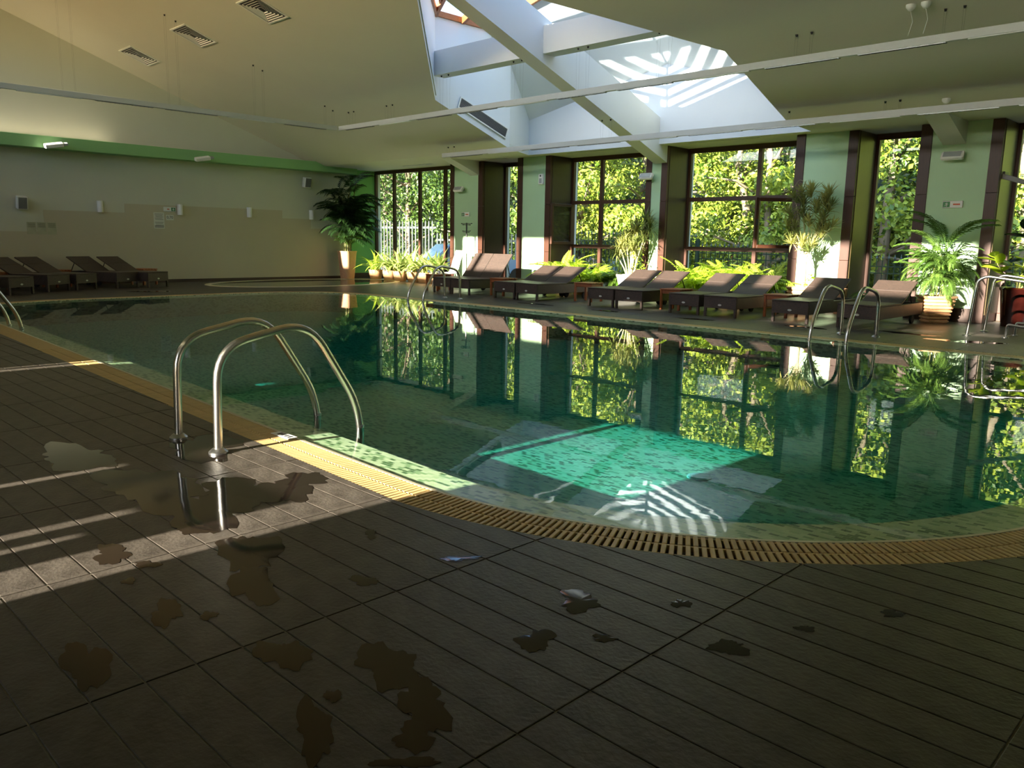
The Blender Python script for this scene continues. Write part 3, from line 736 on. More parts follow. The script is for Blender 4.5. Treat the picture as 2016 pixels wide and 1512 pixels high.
# along the back wall: head to the wall
def back_lounger(fx, fy, hx, hy, lb):
    rz = math.atan2(hy-fy, hx-fx) - PI/2
    place(lg_low, fx, fy, rz, lb, GB)
back_lounger(-19.95, 7.96, -21.5, 7.28, 'dark lounger nearest the wading pool, at the back wall')
back_lounger(-19.98, 7.26, -21.5, 6.64, 'dark lounger second from the wading pool, at the back wall')
back_lounger(-19.75, 6.28, -21.4, 5.27, 'dark lounger third from the wading pool, beyond the teak stool')
back_lounger(-19.45, 5.62, -21.1, 4.60, 'dark lounger fourth from the wading pool, back wall row')
back_lounger(-18.75, 4.72, -20.4, 3.70, 'dark lounger cut by the left picture edge')

# white-framed sling chair beyond the loungers
sc_ = thing('sling_chair', 'beige sling chair with curved back beside the planters', 'chair', (-16.75, 14.35, 0), math.radians(-20))
m = MB(); prof = [(-.25, .40), (.0, .36), (.2, .38), (.27, .5), (.33, .72), (.42, .98)]
m.add([(s*.25, y, z) for y, z in prof for s in (-1, 1)] + [(s*.25, y+.012, z-.012) for y, z in prof for s in (-1, 1)], [(2*i, 2*i+1, 2*i+3, 2*i+2) for i in range(5)] + [(12+2*i+2, 12+2*i+3, 12+2*i+1, 12+2*i) for i in range(5)]); m.build('sling', 'wall_beige', sc_, smooth=True)
for s in (-1, 1):
    m = MB(); m.tube([(s*.27, y, z) for y, z in prof], .013, 6); m.build('side_rail', 'white_plastic', sc_)
    m = MB(); m.tube([(s*.27, -.2, .39), (s*.27, -.28, 0)], .013, 6); m.build('leg', 'white_plastic', sc_)
    m = MB(); m.tube([(s*.27, .2, .38), (s*.27, .32, 0)], .013, 6); m.build('leg', 'white_plastic', sc_)

# teak side tables
def make_table():
    t = thing('teak_stool', 'x', 'side table'); h = .23
    for k in range(5):
        m = MB(); m.cbox(-h, h, -h+k*.094, -h+k*.094+.084, .38, .405, .004); m.build('slat', 'teak', t)
    for sx in (-1, 1):
        for sy in (-1, 1):
            m = MB(); m.cbox(sx*(h-.03)-.022, sx*(h-.03)+.022, sy*(h-.03)-.022, sy*(h-.03)+.022, 0, .38, .003); m.build('leg', 'teak', t)
    for s in (-1, 1):
        m = MB(); m.cbox(-h+.05, h-.05, s*(h-.03)-.012, s*(h-.03)+.012, .31, .375, .003); m.build('apron', 'teak', t)
        m = MB(); m.cbox(s*(h-.03)-.012, s*(h-.03)+.012, -h+.05, h-.05, .31, .375, .003); m.build('apron', 'teak', t)
    return t
tb = make_table(); GT = 'small teak tables beside the loungers'
for k, (x, y, rz, lb) in enumerate(((-13.40, 13.25, 0, 'teak stool between the two farthest lounger pairs by the windows'), (-11.10, 13.55, .1, 'teak stool with full legs in view, before the ferns'), (-8.72, 13.3, 0, 'teak stool between the third and fourth lounger pairs'),
        (-15.62, 13.15, 0, 'teak stool behind the farthest window-side ladder'), (-6.72, 13.6, 0, 'teak stool beside the ribbed pot of the dracaena'), (-21.1, 6.05, .5, 'teak stool against the back wall between loungers'), (-21.2, 8.1, .4, 'teak stool at back wall nearest the wading pool'), (-20.3, 4.55, .5, 'teak stool at left picture edge'))):
    o = tb if k == 0 else dup(tb); o.location = (x, y, 0); o.rotation_euler = (0, 0, rz); o['label'] = lb; o['group'] = GT
bkt = thing('cup', 'small white cup on the teak stool behind the ladder', 'cup', (-15.55, 13.12, .405)); m = MB(); m.lathe([(.03, 0), (.04, .1), (.036, .1), (.027, .01)], 16); m.build('body', 'white_plastic', bkt, smooth=True)

# ------------------------------------------------------------------ pool ladders and rails
def make_ladder():
    t = thing('pool_ladder', 'x', 'ladder')
    for s in (-1, 1):
        path = rnd([(s*.25, 0, 0), (s*.25, .02, .62), (s*.25, .63, .735), (s*.25, 1.02, .13), (s*.25, 1.02, -.40)], .2, 7)
        m = MB(); m.tube(path, .025, 14); m.build('rail', 'steel', t, smooth=True)
        m = MB(); m.lathe([(.055, 0), (.055, .012), (.035, .03), (.022, .032)], 20, c=(s*.25, 0, 0)); m.build('flange', 'steel_dull', t, smooth=True)
        m = MB(); m.lathe([(.028, 0), (.028, .018)], 12, c=(s*.25, 1.02, -.005)); m.build('collar', 'steel_dull', t)
    for z in (-.2, -.36):
        m = MB(); m.cbox(-.25, .25, .98, 1.06, z-.015, z+.01, .004); m.build('step', 'dark_plastic', t)
    return t
ld = make_ladder(); GL = 'stainless steel pool ladders'
for k, (x, y, rz, lb) in enumerate(((-4.67, 2.04, .04, 'large stainless pool ladder in the foreground'), (-12.35, 1.98, .04, 'stainless pool ladder cut by the left picture edge'), (-13.25, 11.55, PI, 'farthest pool ladder by the window-side loungers'), (-4.57, 11.68, PI, 'pool ladder in front of the rightmost loungers'))):
    o = ld if k == 0 else dup(ld); o.location = (x, y, 0); o.rotation_euler = (0, 0, rz); o['label'] = lb; o['group'] = GL
hr = thing('handrail', 'tall stainless double handrail at the right picture edge', 'handrail', (-3.55, 13.1, 0))
for y in (0, .86):
    m = MB(); m.tube(rnd([(0, y, 0), (.06, y, .80), (.17, y, .87), (1.6, y, .70), (1.75, y, 0)], .06, 4), .022, 10); m.build('rail', 'steel', hr, smooth=True)
    m = MB(); m.lathe([(.06, 0), (.06, .01), (.03, .02)], 16, c=(0, y, 0)); m.build('flange', 'steel_dull', hr)
lr = thing('low_rail', 'low steel tube stand on the deck below the handrail', 'stand', (-3.08, 13.22, 0))
for y in (0, .5):
    m = MB(); m.tube(rnd([(0, y, 0), (.01, y, .19), (.6, y, .13), (.62, y, 0)], .03, 3), .018, 8); m.build('rail', 'steel_dull', lr, smooth=True)
    m = MB(); m.lathe([(.05, 0), (.05, .01)], 14, c=(0, y, 0)); m.build('flange', 'steel_dull', lr)
st = thing('plastic_stool', 'pale round stool beside the low steel stand', 'stool', (-2.78, 13.9, 0))
m = MB(); m.lathe([(.0, .30), (.17, .30), (.19, .32), (.19, .35), (.17, .37), (0, .375)], 20); m.build('seat', 'white_plastic', st, smooth=True)
for k in range(4):
    a = PI/4+k*PI/2; m = MB(); m.tube([(.13*math.cos(a), .13*math.sin(a), .31), (.17*math.cos(a), .17*math.sin(a), 0)], .014, 6); m.build('leg', 'steel_dull', st)
gb = thing('wall_bar', 'grey metal bar angled out beside the right window casing', 'bar', (-3.97, 15.55, 2.46))
m = MB(); m.cbox(0, 1.0, -.03, .03, -.04, .04, .004, Matrix.Rotation(.32, 4, 'Y')); m.build('arm', 'grey_plastic', gb)
m = MB(); m.cbox(-.03, .05, .0, .22, -.03, .07, .004); m.build('bracket', 'dark_plastic', gb)

# ------------------------------------------------------------------ suspended linear lights
def hang_light(lb, p0, p1, wires, group):
    """channel from p0 to p1 (horizontal); wires = distances along it"""
    a, b = Vector(p0), Vector(p1); L = (b-a).length; rz = math.atan2(b.y-a.y, b.x-a.x)
    t = thing('linear_light', lb, 'light', p0, rz, group)
    m = MB(); m.cbox(0, L, -.035, .035, 0, .10, .003); m.build('channel', 'aluminium', t)
    k = .3; j = 0
    while k < L-1.2:
        m = MB()
        if j % 3 == 1:
            m.box(k, k+1.1, -.028, .028, -.012, .001); m.build('diffuser', 'lamp_diffuser', t)
        else:
            for q in range(14): m.box(k+q*.08, k+q*.08+.012, -.028, .028, -.012, .001)
            m.box(k, k+1.1, -.030, -.026, -.012, .001); m.box(k, k+1.1, .026, .030, -.012, .001); m.build('louvre', 'louvre', t)
        k += 1.35; j += 1
    for wpos in wires:
        for dx in (-.1, .12):
            wp = a + (b-a).normalized()*(wpos+dx); top = zc(wp.y)
            if inside([A_, G_, F_, E_, D_, C_, B_], (wp.x, wp.y)):
                if -10.85 < wp.x < -10.5: top = zb(wp.y)
                elif 11.3 < wp.y < 11.62: top = 4.6
                else: continue
            if top-p0[2] < .05: continue
            for sy in (-.03, .03):
                m = MB(); m.tube([(wpos+dx, sy, .1), (wpos+dx, sy*1.6, top-p0[2])], .0009, 4); m.build('wire', 'wire_grey', t)
            m = MB(); m.lathe([(.012, -.03), (.02, 0)], 8, c=(wpos+dx, 0, top-p0[2])); m.build('hook', 'dark_plastic', t)
GLI = 'suspended white linear lights'
hang_light('long hanging white light channel crossing below the skylight', (-17.25, 11.40, 3.80), (3.0, 11.40, 3.80), (.5, 2.0, 3.9, 6.0, 7.6, 9.3, 11.65, 13.6, 15.5), GLI)
hang_light('hanging white light channel over the left of the pool, towards the camera side', (-17.25, 11.33, 3.80), (-17.25, .5, 3.80), (.2, 2.0, 3.9, 5.9, 7.8), GLI)
hang_light('lower white light channel hanging close to the windows', (-15.75, 13.40, 3.25), (3.0, 13.40, 3.25), (.3, 5.08, 8.9, 10.7, 12.7), GLI)

# ------------------------------------------------------------------ ceiling items
SL = math.atan(SLOPE)
for k, (x, lb) in enumerate(((-20.39, 'square ceiling vent nearest the back wall'), (-17.49, 'middle of the three square ceiling vents'), (-14.55, 'square ceiling vent nearest the skylight'))):
    t = thing('ceiling_vent', lb, 'vent', (x, 8.0, zc(8.0)), 0, 'square vents on the sloped ceiling'); t.rotation_euler = (-SL, 0, 0)
    m = MB(); s = .36
    for b in ((-s, s, -s, -s+.04), (-s, s, s-.04, s), (-s, -s+.04, -s+.04, s-.04), (s-.04, s, -s+.04, s-.04)): m.cbox(*b, -.018, .0, .004)
    m.build('frame', 'white_plastic', t)
    m = MB(); m.box(-s+.03, s-.03, -s+.03, s-.03, -.004, .02); m.build('backing', 'dark_plastic', t)
    for q in range(1, 6):
        r = s-.04-q*.05; m = MB()
        for sx in (-1, 1):
            M1 = Matrix.Translation((sx*r, 0, -.006)) @ Matrix.Rotation(sx*.7, 4, 'Y'); m.box(-.016, .016, -r, r, -.002, .002, M1)
            M2 = Matrix.Translation((0, sx*r, -.006)) @ Matrix.Rotation(-sx*.7, 4, 'X'); m.box(-r, r, -.016, .016, -.002, .002, M2)
        m.build('slat', 'white_plastic', t)
for k, (x, y, lb) in enumerate(((-4.10, 11.2, 'left white ceiling detector of the pair above the light channel'), (-3.92, 11.2, 'right white ceiling detector of the pair above the light channel'), (-4.3, 13.5, 'single white ceiling detector near the right window'))):
    t = thing('ceiling_detector', lb, 'detector', (x, y, zc(y)), 0, 'white ceiling detectors'); m = MB(); m.lathe([(.06, 0), (.06, -.03), (.04, -.06), (.02, -.075), (0, -.076)], 18); m.build('body', 'white_plastic', t, smooth=True)
    if y < 12:
        m = MB(); m.tube([(0, 0, -.07), (.03, .02, -.2), (-.02, .05, -.36)], .004, 5); m.build('cable', 'white_plastic', t)
for x0, x1, y, lb in ((-19.6, -18.2, 15.1, 'slot diffuser in the soffit over the tall left window'), (-13.3, -11.6, 15.22, 'slot diffuser in the soffit over the open window'), (-9.9, -8.2, 15.22, 'slot diffuser in the soffit over the fern window'), (-16.2, -15.3, 15.2, 'slot diffuser over the narrow far window')):
    t = thing('slot_diffuser', lb, 'vent', (x0, y, ZS), 0, 'soffit slot diffusers'); m = MB(); m.cbox(0, x1-x0, -.05, .05, -.008, 0, .003); m.build('frame', 'white_plastic', t)
    for s in (-.022, .012):
        m = MB(); m.box(.03, x1-x0-.03, s, s+.012, -.0095, -.007); m.build('slot', 'dark_plastic', t)

# ------------------------------------------------------------------ wall items
def wall_light(lb, x, z):
    t = thing('emergency_lamp', lb, 'lamp', (x, 15.4, z), 0, 'white emergency lamps on the green piers')
    m = MB(); m.cbox(-.03, .03, -.1, 0, -.03, .03, .005); m.build('bracket', 'grey_plastic', t)
    M_ = Matrix.Translation((-.04, -.16, 0)) @ Matrix.Rotation(-.55, 4, 'X')
    m = MB(); m.cbox(-.18, .18, -.045, .045, -.075, .075, .022, M_); m.build('housing', 'white_plastic', t)
    m = MB(); m.cbox(-.14, .14, -.052, -.044, -.05, .05, .003, M_); m.build('lens', 'lens_plastic', t)
wall_light('white emergency lamp on the far green pier by coat stand', -17.2, 2.64)
wall_light('white emergency lamp on the narrow green pier below the beam', -10.9, 2.72)
wall_light('white emergency lamp on the wide right green pier', -4.62, 2.80)
t = thing('wall_sensor', 'small white sensor box on the second green pier', 'sensor', (-14.24, 15.4, 2.8))
m = MB(); m.cbox(-.075, .075, -.07, 0, -.13, .13, .01); m.build('case', 'white_plastic', t)
m = MB(); m.cbox(-.02, .02, -.075, -.069, .06, .1, .002); m.build('eye', 'dark_plastic', t)
m = MB(); m.cbox(-.045, .045, -.073, -.069, -.1, .02, .002); m.build('cover', 'lens_plastic', t)
def exit_sign(name, lb, loc, rotz, flip=1):
    t = thing(name, lb, 'sign', loc, rotz)
    m = MB(); m.cbox(-.16, .16, -.03, 0, -.06, .06, .006); m.build('case', 'white_plastic', t)
    m = MB(); m.box(-.15*flip, -.04*flip, -.0315, -.0295, -.045, .045) if flip > 0 else m.box(.04, .15, -.0315, -.0295, -.045, .045); m.build('pictogram_field', 'sign_green', t)
    f = -1 if flip > 0 else 1; cx = .095*f; m = MB()
    for path, r in (([(0, .005), (.012, -.012), (.0, -.035)], .006), ([(0, .005), (-.012, -.015), (-.028, -.018)], .006), ([(0, .022), (.002, 0)], .009), ([(0, .018), (.018, .012), (.026, .0)], .004), ([(0, .018), (-.016, .018), (-.024, .006)], .004)):
        m.tube([(cx+x, -.0325, z) for x, z in path], r, 5)
    m.lathe([(.008, -.002), (.008, .002)], 8, c=(cx+.004, -.0325, .034)); m.build('running_figure', 'white_plastic', t)
    m = MB(); m.box(-.01*f-.06*f if f > 0 else .01, -.01*f if f > 0 else .12, -.0315, -.0295, -.012, .012); 
    m.build('lettering', 'sign_red', t)
exit_sign('exit_sign', 'small exit sign on far green pier above coat stand', (-17.1, 15.4, 1.96), 0)
exit_sign('exit_sign', 'small exit sign on wide right green pier above the palm', (-4.62, 15.4, 2.0), 0)
exit_sign('exit_sign', 'small exit sign on the back wall beside a white sconce', (-22, 9.17, 1.93), PI/2, -1)
for k, (y, nm) in enumerate(((7.43, 'left of the notices'), (9.45, 'beside the small exit sign'), (11.45, 'alone in the middle of the back wall'), (13.48, 'nearest the corner palm'))):
    t = thing('wall_sconce', 'white half-cylinder wall sconce ' + nm, 'sconce', (-22, y, 1.93), 0, 'white sconces on the back wall')
    prof = [(.0, -.06)] + [(.11*math.cos(a), .065*math.sin(a)) for a in [(-PI/2+PI*q/10) for q in range(11)]]
    prof = [(.11*math.cos(-PI/2+PI*q/12), .07*math.sin(-PI/2+PI*q/12)) for q in range(13)]
    m = MB(); m.prism(prof, -.14, .14); m.build('shade', 'white_plastic', t, smooth=True)
    m = MB(); m.cbox(0, .03, -.05, .05, -.1, .1, .004); m.build('mount', 'grey_plastic', t)
for y, z, lb in ((13.29, 2.9, 'wall loudspeaker high on the back wall near the corner palm'), (5.66, 1.97, 'wall loudspeaker on the back wall at the left picture edge')):
    t = thing('loudspeaker', lb, 'loudspeaker', (-22, y, z), 0, 'wall loudspeakers'); Mx = Matrix.Rotation(.2, 4, 'Y')
    m = MB(); m.cbox(.04, .2, -.11, .11, -.15, .15, .012, Mx); m.build('case', 'white_plastic', t)
    m = MB(); m.cbox(.197, .205, -.09, .09, -.13, .13, .003, Mx); m.build('mesh_front', 'grey_plastic', t)
    m = MB(); m.cbox(0, .06, -.02, .02, -.02, .02, .003); m.build('bracket', 'grey_plastic', t)
for y, z, lb in ((6.29, 3.27, 'white spotlight on the green bulkhead, left one'), (9.88, 3.26, 'white spotlight on the green bulkhead, right one')):
    xb = -21.6+.0011*(14.9-y)**2
    t = thing('spotlight', lb, 'spotlight', (xb, y, z), 0, 'spotlights on the green bulkhead')
    m = MB(); m.cbox(-.0, .08, -.03, .03, -.03, .03, .005); m.build('bracket', 'grey_plastic', t)
    Mx = Matrix.Translation((.16, 0, 0)) @ Matrix.Rotation(.3, 4, 'Y') @ Matrix.Rotation(.2, 4, 'X'); m = MB(); m.cbox(-.07, .07, -.2, .2, -.05, .05, .015, Mx); m.build('housing', 'white_plastic', t)
    m = MB(); m.cbox(-.05, .05, .2, .3, -.03, .03, .008, Mx); m.build('visor', 'lens_plastic', t)
t = thing('notice', 'printed white notice sheet on the back wall', 'notice', (-22, 8.88, 1.63)); m = MB(); m.cbox(.006, .012, -.14, .14, -.21, .21, .001); m.build('sheet', 'paper', t)
m = MB()
for q in range(9): m.box(.0115, .0128, -.11+.01*(q % 3), .11-.015*(q % 2), .16-q*.035, .168-q*.035) if q not in (5,) else None
for q in (0, 1): m.box(.0115, .0128, -.12, .12, -.15-q*.03, -.135-q*.03)
m.build('text_lines', 'ink', t)
t = thing('depth_sign', 'small white sign reading 0,70 on the back wall', 'sign', (-22, 9.17, 1.715)); m = MB(); m.cbox(.006, .012, -.1, .1, -.07, .07, .001); m.build('plate', 'paper', t)
tm = text_mesh('0,70', .1, 'depth_text'); tm.materials.append(MATS['ink']); o = put('lettering', tm, t, (.0128, 0, 0), (PI/2, 0, PI/2))
for k, (y, nm) in enumerate(((5.85, 'left'), (6.07, 'middle'), (6.29, 'right'))):
    t = thing('laminated_sheet', nm + ' of three glossy laminated sheets on the back wall', 'notice', (-22, y, 1.36), 0, 'glossy laminated sheets'); m = MB(); m.cbox(.006, .011, -.1, .1, -.145, .145, .001); m.build('film', 'poster_film', t)
    m = MB(); [m.box(.0105, .0115, -.08, .08, .11-q*.022, .116-q*.022) for q in range(5)]; m.build('text_lines', 'ink', t)

# coat stand
t = thing('coat_stand', 'black coat stand with hooks before the far green pier', 'coat stand', (-16.72, 15.08, 0))
m = MB(); m.lathe([(.2, 0), (.2, .02), (.03, .05)], 20); m.build('base', 'dark_plastic', t)
m = MB(); m.tube([(0, 0, .04), (0, 0, 1.36)], .014, 8); m.build('pole', 'steel_dull', t)
m = MB(); m.tube([(0, 0, 1.34), (0, 0, 1.72)], .02, 8); m.build('upper_pole', 'dark_plastic', t)
for z, r in ((1.70, .2), (1.67, .1), (1.5, .15), (1.47, .08)):
    for a in ((0, PI) if r > .12 else (PI/2, -PI/2, .6, PI+.6)):
        m = MB(); m.tube([(0, 0, z), (r*math.cos(a), r*math.sin(a), z)], .008, 6); m.lathe([(.0, -.015), (.018, -.01), (.018, .01), (0, .015)], 8, c=(r*math.cos(a), r*math.sin(a), z)); m.build('hook', 'dark_plastic', t)

# ------------------------------------------------------------------ plants
def curve_pts(L, th0, droop, n):
    x = z = 0; pts = [(0, 0)]
    for i in range(n):
        th = th0 + droop*(i+.5)/n; x += L/n*math.sin(th); z += L/n*math.cos(th); pts.append((x, z))
    return pts
def strap(mb, L, W, th0, droop, n=5, M=None, base=.45):
    P = curve_pts(L, th0, droop, n); vs = []; fs = []
    for i, (x, z) in enumerate(P):
        t = i/n; w = W*(base+(1-base)*math.sin(PI*min(1, t*1.25+.0)/1.25*1.0)) if t < .999 else .001
        w = W*(base + (1-base)*min(1, t*2.2))*(1 if t < .55 else max(.03, (1-t)/.45))
        vs += [Vector((x, -w/2, z+.12*w)), Vector((x, 0, z)), Vector((x, w/2, z+.12*w))]
    for i in range(n): fs += [(3*i, 3*i+1, 3*i+4, 3*i+3), (3*i+1, 3*i+2, 3*i+5, 3*i+4)]
    if M: vs = [M @ v for v in vs]
    mb.add(vs, fs)
def pinnate(L, th0, droop, nl, ll, lw, n=10, sweep=.9):
    mb = MB(); P = curve_pts(L, th0, droop, n); mb.tube([(x, 0, z) for x, z in P], [.006*(1-.8*i/n)+.001 for i in range(n+1)], 4)
    for k in range(nl):
        t = .22 + .78*k/(nl-1); i = min(n-1, int(t*n)); u = t*n-i
        x = P[i][0]+(P[i+1][0]-P[i][0])*u; z = P[i][1]+(P[i+1][1]-P[i][1])*u
        tx, tz = P[i+1][0]-P[i][0], P[i+1][1]-P[i][1]; l = math.hypot(tx, tz); tx, tz = tx/l, tz/l
        leng = ll*(1-.55*abs(t-.55)/.5)
        for s in (-1, 1):
            sw = sweep*(.6+.6*t)
            d = Vector((tx*math.sin(sw), s*math.cos(sw), tz*math.sin(sw))).normalized(); up = Vector((-tz, 0, tx))
            b = Vector((x, 0, z)); q1 = b + d*leng*.5 + up*.02*leng; q2 = b + d*leng - Vector((0, 0, .25*leng))
            wv = Vector((tx, 0, tz))*lw*.5
            mb.add([b, q1-wv, q1+wv, q2], [(0, 1, 2), (1, 3, 2)])
    return mb
def to_mesh(mb, name, m, smooth=True):
    me = mb.mesh(name); me.materials.append(MATS[m])
    if smooth: me.polygons.foreach_set('use_smooth', [True]*len(me.polygons))
    return me
def mk_strap(name, m, L, W, th0, droop, n=6): mb = MB(); strap(mb, L, W, th0, droop, n); return to_mesh(mb, name, m)
def pot(t, prof, m, n=28, sq=0, rot=0, soil_r=None, soil_z=None, name='pot'):
    mb = MB(); mb.lathe(prof, n, sq, rot=rot); mb.build(name, m, t, smooth=True)
    mb = MB(); mb.lathe([(soil_r, soil_z-.02), (soil_r, soil_z), (soil_r*.5, soil_z+.015)], n, sq, rot=rot); mb.build('soil', 'soil', t)
def ribbed(h, r0, r1, n):
    P = [(r0, 0)]
    for k in range(n):
        z0 = h*k/n; z1 = h*(k+1)/n; r = r0+(r1-r0)*(k+.5)/n
        P += [(r-.012, z0+.15*(z1-z0)), (r+.012, z0+.35*(z1-z0)), (r+.012, z0+.75*(z1-z0)), (r-.012, z1-.02*(z1-z0))]
    return P + [(r1+.02, h-.02), (r1+.02, h), (r1-.02, h), (r1-.03, h-.06)]

# corner palm in the tall tapered pot
t = thing('corner_palm', 'tall dark bamboo palm in a tall pale terracotta pot, far corner', 'plant', (-21.52, 14.42, 0))
pot(t, [(.175, 0), (.19, .2), (.215, .5), (.24, .80), (.255, .86), (.235, .86), (.22, .78)], 'terracotta', soil_r=.22, soil_z=.80, sq=5, rot=.2)
fr = [to_mesh(pinnate(.9, .5, 1.3, 17, .40, .046), 'frond', 'dark_palm_leaf'), to_mesh(pinnate(.8, .9, 1.3, 15, .36, .046), 'frond', 'dark_palm_leaf'), to_mesh(pinnate(.6, .3, 1.0, 12, .26, .03), 'frond', 'palm_leaf')]
stems = []
for k in range(13):
    a = R.uniform(0, 6.28); r = R.uniform(.04, .14); hgt = R.uniform(1.7, 3.0); lean = R.uniform(.05, .6)
    if k == 0: hgt = 2.2
    la = R.uniform(-1.6, 1.7)
    P = [(r*math.cos(a)+lean*math.cos(la)*q*q, r*math.sin(a)+lean*math.sin(la)*q*q, .8+(hgt-.8)*q) for q in (0, .3, .6, 1)]
    stems.append(P); mb = MB(); mb.tube(P, .012, 6); mb.build('cane', 'cane', t)
    for q in range(12):
        u = .34+.66*q/11; i = min(2, int(u*3)); w = u*3-i; p = Vector(P[i]).lerp(Vector(P[i+1]), w)
        az = la*.3 + R.uniform(-1.6, 1.6)
        put('frond', fr[R.choice((0, 1))], t, p, (0, R.uniform(-.3, .2), az), R.uniform(.75, 1.1))
for q in range(22):
    put('frond', fr[2], t, (R.uniform(-.08, .08), R.uniform(-.08, .08), R.uniform(.95, 1.3)), (0, R.uniform(0, .4), R.uniform(-1.9, 1.7)), R.uniform(.7, 1.0))

# planters with broad striped leaves before the tall left window
LILY = [mk_strap('leaf', 'lily_leaf', .86, .09, .1, d) for d in (.7, 1.5, 2.3)]
LCOL = ['fern_leaf']
lily_lab = ['spiky yellow-green plant, leftmost of the planter row by the corner', 'broad-leaved striped plant, second in the far planter row', 'broad-leaved striped plant, third in the far planter row', 'broad-leaved striped plant, fourth in the far planter row', 'broad-leaved striped plant, fifth in the far planter row', 'broad-leaved plant at the right end of the far planter row']
for k, x in enumerate((-21.0, -20.35, -19.75, -19.15, -18.6, -18.1)):
    t = thing('leafy_plant', lily_lab[k], 'plant', (x, 15.12+.05*(k % 2), 0), 0, 'plants before the tall left window')
    pot(t, [(.17, 0), (.2, .16), (.22, .3), (.2, .3), (.19, .24)], 'ribbed_clay', soil_r=.2, soil_z=.25)
    me = LILY if k else [mk_strap('leaf', 'fern_leaf', .9, .05, .2, d) for d in (1.1, 1.8)]
    for q in range(62):
        a = R.uniform(0, 6.28); put('leaf', R.choice(me), t, (R.uniform(-.09, .09), R.uniform(-.09, .09), .26), (0, R.uniform(-.1, .6), a), R.uniform(.7, 1.1))

# ferns
FERN = [to_mesh(pinnate(.72, .2, d, 18, .13, .034), 'frond', 'fern_leaf') for d in (1.2, 1.7, 2.2)]
DFERN = [to_mesh(pinnate(.66, .3, d, 18, .12, .034), 'frond', 'dark_fern_leaf') for d in (1.6, 2.2)]
ferns = [(-13.35, 15.35, 1.35, 0, 'bright fern left of the open window, behind the loungers'), (-12.75, 15.2, 1.15, 0, 'bright arching fern beside the first one under the open window'), (-12.15, 14.95, 1.05, 0, 'bright drooping fern behind the tall teak stool'), (-11.6, 15.2, 1.15, 1, 'darker green fern left of the white pot'),
         (-9.95, 15.45, 1.25, 0, 'bright fern at the left end of the wide window row'), (-9.45, 15.35, 1.1, 0, 'bright fern second in the wide window row'), (-8.95, 15.4, 1.3, 0, 'bright fern in the middle of the wide window row'), (-8.45, 15.35, 1.15, 0, 'bright fern fourth in the wide window row'), (-7.95, 15.4, 1.25, 0, 'bright fern at the right end of the wide window row'),
         (-5.75, 15.35, .75, 1, 'low green fern between the two rightmost loungers')]
for x, y, sc, dk, lb in ferns:
    t = thing('fern', lb, 'plant', (x, y, 0), R.uniform(0, 6), 'ferns by the windows')
    pot(t, [(.14, 0), (.17, .18), (.19, .28), (.17, .28), (.16, .22)], 'terracotta', soil_r=.165, soil_z=.23)
    for q in range(54 if sc > 1 else 36):
        put('frond', R.choice(DFERN if dk else FERN), t, (R.uniform(-.06, .06), R.uniform(-.06, .06), .24), (0, R.uniform(-.2, .55), R.uniform(0, 6.28)), sc*R.uniform(.75, 1.15))
# white pot dracaena
def rosette(L, W, n, name, m, seed, d0=.5, d1=2.6):
    r = random.Random(seed); mb = MB()
    for q in range(n):
        f = q/n; strap(mb, L*r.uniform(.75, 1.1), W, .15+1.3*f*r.uniform(.7, 1.1), r.uniform(d0, d1)*(.4+.6*f), 5, Matrix.Rotation(q*2.4, 4, 'Z'))
    return to_mesh(mb, name, m)
ROS = [rosette(.44, .032, 46, 'leaf_rosette', 'dracaena_leaf', s, 1.0, 2.4) for s in (1, 2)]
ROS2 = [rosette(.27, .030, 26, 'leaf_rosette', 'dracaena_leaf', s, .1, .9) for s in (3, 4)]
t = thing('white_pot_dracaena', 'pale striped dracaena in a square white pot by the narrow pier', 'plant', (-11.05, 14.95, 0))
pot(t, [(.2, 0), (.24, .25), (.29, .50), (.305, .50), (.305, .55), (.275, .55), (.26, .46)], 'white_pot', 28, 6, PI/4, soil_r=.265, soil_z=.48)
for k, (dx, dy, z, s_) in enumerate(((.28, .1, 1.72, .95), (.1, .0, 1.45, 1.05), (.38, .12, 1.5, .9), (-.1, -.05, 1.25, 1.0), (.2, -.08, 1.22, .9), (-.3, -.1, .95, 1.0), (.32, 0, 1.3, .8), (.05, .1, 1.6, .8), (-.22, -.1, 1.12, .95), (.12, -.12, 1.08, .9), (-.05, .05, 1.38, .9), (.42, .05, 1.68, .75))):
    mb = MB(); mb.tube([(dx*.15, dy*.15, .45), (dx*.5, dy*.5, .45+(z-.45)*.5), (dx, dy, z)], [.016, .014, .01], 6); mb.build('trunk', 'pale_stem', t, smooth=True)
    put('leaf_rosette', ROS[k % 2], t, (dx, dy, z), (0, 0, k*1.3), s_)
VINE = mk_strap('leaf', 'fern_leaf', .11, .07, .9, 1.2, 4)
for k in range(40):
    put('leaf', VINE, t, (R.uniform(.05, .4), R.uniform(-.2, .05), R.uniform(.55, 1.15)), (0, R.uniform(-.3, .6), R.uniform(0, 6.28)), R.uniform(.6, 1.1))
